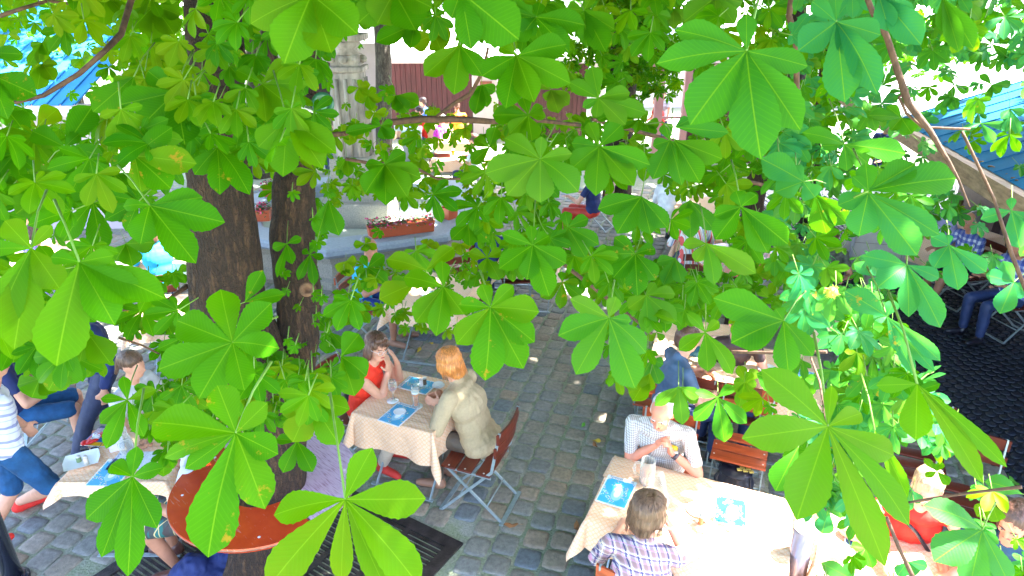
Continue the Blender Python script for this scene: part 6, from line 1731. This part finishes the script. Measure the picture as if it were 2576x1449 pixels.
BR_A = [[(20, 262, 2.6, 9), (110, 240, 2.65, 12), (200, 185, 2.7, 13), (262, 130, 2.75, 14), (305, 85, 2.9, 15), (330, 0, 3.1, 16), (340, -150, 3.3, 18)],
        [(0, 40, 3.4, 10), (60, 20, 3.4, 9), (120, 2, 3.5, 8), (220, 15, 3.6, 7)],
        [(300, 780, 2.9, 5), (350, 783, 3.0, 6), (420, 755, 3.2, 8), (470, 720, 3.4, 14)],
        [(300, 850, 2.8, 6), (360, 870, 2.9, 5), (400, 890, 3.0, 4)],
        [(870, 335, 3.6, 12), (960, 310, 3.7, 16), (1060, 300, 3.8, 18), (1160, 300, 3.9, 17), (1240, 306, 4.0, 14), (1330, 300, 4.1, 11), (1460, 315, 4.3, 9)],
        [(1100, 292, 3.8, 8), (1140, 262, 3.75, 10), (1185, 235, 3.7, 11), (1215, 180, 3.6, 9), (1228, 120, 3.5, 8)],
        [(870, 400, 3.4, 9), (940, 412, 3.5, 9), (1020, 410, 3.6, 8), (1100, 450, 3.7, 6), (1190, 450, 3.8, 5)],
        [(760, 330, 3.8, 12), (820, 340, 3.7, 12), (870, 336, 3.6, 12)]]
for i, q in enumerate(BR_A):
    b = MB(); limb(b, q, 8, .06, i); relv(b, inv).build('branch', TWIG, tA)
relv(crownA, inv).build('crown', [LEAF, STALK], tA); relv(upA, inv).build('unseen_shade_crown', LEAFU, tA)  # second mesh is out of view, spread for the shade it casts

TB = PY(1868, 785, 7.85); TB.z = 0
tB = thing('chestnut_tree', 'slimmer chestnut right of the middle with its own ring table and sunlit hanging leaves', 'tree', TB)
inv = -V((TB.x, TB.y, 0))
b = MB(); limb(b, [(1858, 850, 7.75, 80), (1866, 700, 7.8, 62), (1885, 600, 7.85, 56), (1902, 460, 7.9, 52), (1955, 340, 7.9, 52), (2000, 230, 7.9, 46), (2012, 100, 8.0, 44), (2000, -100, 8.2, 40), (2000, -500, 8.6, 30)], 24, .05, 13); relv(b, inv).build('trunk', BARK, tB)
BR_B = [[(2160, -60, 2.6, 14), (2195, 30, 2.55, 15), (2230, 90, 2.5, 15), (2262, 190, 2.45, 17), (2285, 260, 2.4, 18), (2340, 330, 2.35, 15), (2385, 405, 2.3, 11), (2410, 450, 2.28, 7), (2440, 520, 2.26, 3)],
        [(2285, 225, 2.42, 7), (2262, 245, 2.42, 8), (2280, 285, 2.4, 7), (2320, 320, 2.38, 7), (2440, 325, 2.36, 6)],
        [(1995, -40, 3.6, 14), (1985, 40, 3.6, 16), (2002, 110, 3.6, 15), (2005, 230, 3.65, 15), (1985, 360, 3.7, 12)],
        [(1780, 418, 4.0, 6), (1850, 450, 4.0, 8), (1920, 465, 4.0, 9), (1985, 455, 4.0, 8)],
        [(1400, 650, 3.7, 7), (1450, 690, 3.6, 9), (1520, 745, 3.5, 9), (1580, 790, 3.4, 8), (1640, 840, 3.3, 6)],
        [(1840, 885, 2.6, 10), (1960, 888, 2.5, 9), (2080, 885, 2.4, 9)],
        [(2230, 1300, 2.0, 9), (2262, 1380, 1.95, 10), (2310, 1480, 1.9, 12)],
        [(2280, 1265, 2.0, 6), (2400, 1245, 1.9, 8), (2480, 1235, 1.85, 8), (2570, 1225, 1.8, 10)],
        [(2040, 900, 2.4, 5), (2062, 960, 2.2, 6), (2078, 1060, 2.05, 6)],
        [(2420, 330, 2.3, 7), (2500, 500, 2.2, 8), (2545, 640, 2.1, 10), (2600, 780, 2.0, 10)],
        [(1490, 300, 4.3, 8), (1560, 320, 4.5, 9), (1680, 350, 4.9, 10), (1800, 380, 5.4, 12), (1920, 400, 6.4, 16)]]
for i, q in enumerate(BR_B):
    b = MB(); limb(b, q, 8, .06, i + 40); relv(b, inv).build('branch', TWIG, tB)
bur = MB(); c_ = PD(2093, 735, 2.4); bur.ell(c_, .02, seg=14, rings=10)
rb_ = random.Random(5)
for k in range(60):
    dn = V((rb_.gauss(0, 1), rb_.gauss(0, 1), rb_.gauss(0, 1))).normalized(); bur.tube([c_ + dn * .018, c_ + dn * .029], [.0022, .0004], 4, cap=False)
relv(bur, inv).build('chestnut_husk', simple('yellow green husk', (.42, .45, .04), .6), tB)
relv(crownB, inv).build('crown', [LEAF, STALK], tB); relv(upB, inv).build('unseen_shade_crown', LEAFU, tB)  # out-of-view foliage again, thinned where sun should fall

# farther trees
def far_tree(label, u, v, y, w_, top_u, seed, leaves, lz, spread, group='trees among the stalls', bark=GBARK, cu=None):
    p0 = PY(u, v, y); p0.z = 0; t = thing('chestnut_tree', label, 'tree', p0, 0, group)
    b = MB(); base = V((0, 0, 0)); top = V((PY(top_u, 10, y).x - p0.x, 0, 6.0)); R0 = w_
    pts = [base, base.lerp(top, .03), base.lerp(top, .2), base.lerp(top, .45) + V((.05, 0, 0)), base.lerp(top, .7), top]
    b.tube(pts, [R0 * 1.4, R0 * 1.1, R0, R0 * .95, R0 * .8, R0 * .5], 18); 
    n0 = 0
    b.build('trunk', bark, t)
    rr = random.Random(seed); cr = MB()
    for k in range(4):
        a = rr.uniform(0, 6.28); s = top * rr.uniform(.5, .9); e = s + V((math.cos(a) * 1.8, math.sin(a) * 1.8, 1.2)); MB().tube([s, (s + e) / 2 + V((0, 0, .15)), e], [R0 * .4, R0 * .25, R0 * .1], 10).build('branch', bark, t)
    for k in range(leaves):
        a, q = rr.uniform(0, 6.28), rr.random() ** .5 * spread; z = rr.uniform(lz[0], lz[1])
        C = V((math.cos(a) * q, math.sin(a) * q, z)) + top * (z / 6 * .3); C.z = z
        if noise.noise(C * .9 + V((seed, 0, 0))) < -.12: continue
        N = V((rr.gauss(0, .5), rr.gauss(-.5, .5), rr.uniform(.2, 1))).normalized(); a0 = rr.uniform(0, 6.28); e1 = N.cross(V((math.cos(a0), math.sin(a0), .3))).normalized(); e2 = N.cross(e1); ti = rr.uniform(.0, .9)
        for i in range(5):
            an = (i - 2) * .72; dr = e1 * math.cos(an) + e2 * math.sin(an); s_ = N.cross(dr); ll = .17 * (1 - .09 * (i - 2) ** 2)
            cr.add([C, C + dr * ll * .62 + s_ * ll * .22, C + dr * ll - N * ll * .25, C + dr * ll * .62 - s_ * ll * .22], [(0, 1, 2, 3)], 0, False, [(.5, 0), (1, .6), (.5, 1), (0, .6)], [(ti, 0, 0, 1)] * 4)
    cr.build('crown', LEAF, t)
    return t
far_tree('grey barked tree standing right behind the fountain pillar', 968, 440, 14.5, .17, 965, 1, 1100, (4.4, 7), 2.6)
far_tree('leafy dark stemmed tree between the board wall and the mauve posts', 1565, 300, 13.0, .26, 1560, 2, 2000, (2.2, 5.5), 1.15, bark=BARK)
far_tree('tree with low leaves in front of the eave of the market hall', 2075, 330, 11.5, .14, 2070, 3, 1500, (2.3, 5.2), 1.5, bark=BARK)
far_tree('tree at the back left whose twigs hang before the blue roof', 180, 300, 14.5, .2, 150, 4, 2600, (2.9, 6.5), 2.8)
far_tree('tree behind the two stems of the near chestnut', 640, 330, 15.5, .2, 650, 6, 2200, (2.9, 6.5), 2.6)

# ring tables and lamp
def ring_table(c, R, h, label, hole, seed, mats=None):
    t = thing('ring_table', label, 'table', (c.x, c.y, 0), seed)
    for k in range(2):
        b = MB(); a0 = math.pi * k + .012; n = 36; vs = []
        for i in range(n + 1):
            a = a0 + (math.pi - .024) * i / n
            for rr_, z in ((hole, h - .028), (R, h - .028), (R + .004, h - .014), (R, h), (hole, h)): vs.append((rr_ * math.cos(a), rr_ * math.sin(a), z))
        fs = []
        for i in range(n):
            for q in range(5): fs.append((i * 5 + q, (i + 1) * 5 + q, (i + 1) * 5 + (q + 1) % 5, i * 5 + (q + 1) % 5))
        fs += [(0, 1, 2, 3, 4), tuple(n * 5 + q for q in (4, 3, 2, 1, 0))]
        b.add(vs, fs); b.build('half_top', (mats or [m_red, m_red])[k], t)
    e = MB(); e.tube([(R * math.cos(a), R * math.sin(a), h - .014) for a in [2 * math.pi * i / 60 for i in range(61)]], .006, 6, cap=False); e.build('metal_edge', simple('worn steel rim', (.25, .12, .08), .35, .3, 20, metal=.7), t)
    for k in range(3):
        a = 2 * math.pi * k / 3 + .9; f = MB(); f.bar((.24 * math.cos(a), .24 * math.sin(a), h - .32), (R * .8 * math.cos(a), R * .8 * math.sin(a), h - .035), .03, .02); f.build('bracket', STEEL(), t)
    s_ = MB()
    for k in range(8): a = math.pi / 4 * k + .2; s_.ell((R * .86 * math.cos(a), R * .86 * math.sin(a), h + .001), (.009, .009, .003), seg=8, rings=4)
    s_.build('screw_heads', RUST(), t)
    return t
m_red, nt, b, out = newmat('worn red varnish')
co = texco(nt); n1 = noisen(nt, texco(nt, 'Object', (3, 40, 1)), 3.0, 4); n2 = noisen(nt, co, 5, 4)
k = mathn(nt, 'GREATER_THAN', mathn(nt, 'ADD', mathn(nt, 'MULTIPLY', n1, .6), mathn(nt, 'MULTIPLY', n2, .4)), .60)
L(nt, mixc(nt, mathn(nt, 'MULTIPLY', k, .5), ramp(nt, n2, [(.3, (.34, .030, .008)), (.7, (.50, .060, .012))]), (.36, .20, .17)), b.inputs['Base Color'])
b.inputs['Roughness'].default_value = .22; b.inputs['Coat Weight'].default_value = .4; bump(nt, b, n1, .12, .004)
rc = G(668, 1213, 1.0)
m_sky_sheen, nt, b, out = newmat('varnish with painted lilac sky sheen')  # sky reflection on the worn red top, painted in as lilac
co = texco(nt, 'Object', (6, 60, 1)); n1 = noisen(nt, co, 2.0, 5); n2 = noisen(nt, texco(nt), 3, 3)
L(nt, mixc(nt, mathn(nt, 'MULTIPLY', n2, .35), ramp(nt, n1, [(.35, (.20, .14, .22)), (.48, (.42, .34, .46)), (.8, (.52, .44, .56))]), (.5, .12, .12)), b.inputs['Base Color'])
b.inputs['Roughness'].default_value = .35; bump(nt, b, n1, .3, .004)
ring_table(rc, .58, 1.0, 'round ring table, half red varnish and half painted lilac sheen, round the thick chestnut trunk', .235, R_(-42), [m_sky_sheen, m_red])
rc2 = G(1872, 652, .95)
ring_table(rc2, .58, .95, 'worn red ring table round the slim chestnut right of the middle', .16, 1.1)
sl = thing('spotlight', 'grey cylindrical spotlight with green lens clamped to the chestnut stem', 'spotlight', PY(812, 262, 3.62))
M3 = (CAM - PY(812, 262, 3.62) + V((.5, -.8, .9))).to_track_quat('Z', 'Y').to_matrix()
MB().lathe((0, 0, 0), [(0, -.10), (.032, -.10), (.036, -.09), (.042, .0), (.042, .012)], 24, 0, M3).build('housing', simple('grey housing', (.28, .27, .27), .35, metal=.5), sl)
MB().lathe((0, 0, 0), [(.042, .008), (.058, .010), (.058, .026), (.034, .024), (.030, .010), (0, .008)], 28, 0, M3).build('rim', simple('dark green rim', (.03, .12, .06), .3), sl)
MB().lathe((0, 0, 0), [(.028, .012), (.018, .016), (0, .018)], 20, 0, M3).build('lens', simple('pale green lens', (.35, .65, .5), .08), sl)
MB().bar((-.14, .04, -.01), (-.03, .0, -.04), .05, .012).build('bracket', simple('grey bracket', (.6, .6, .6), .4), sl)
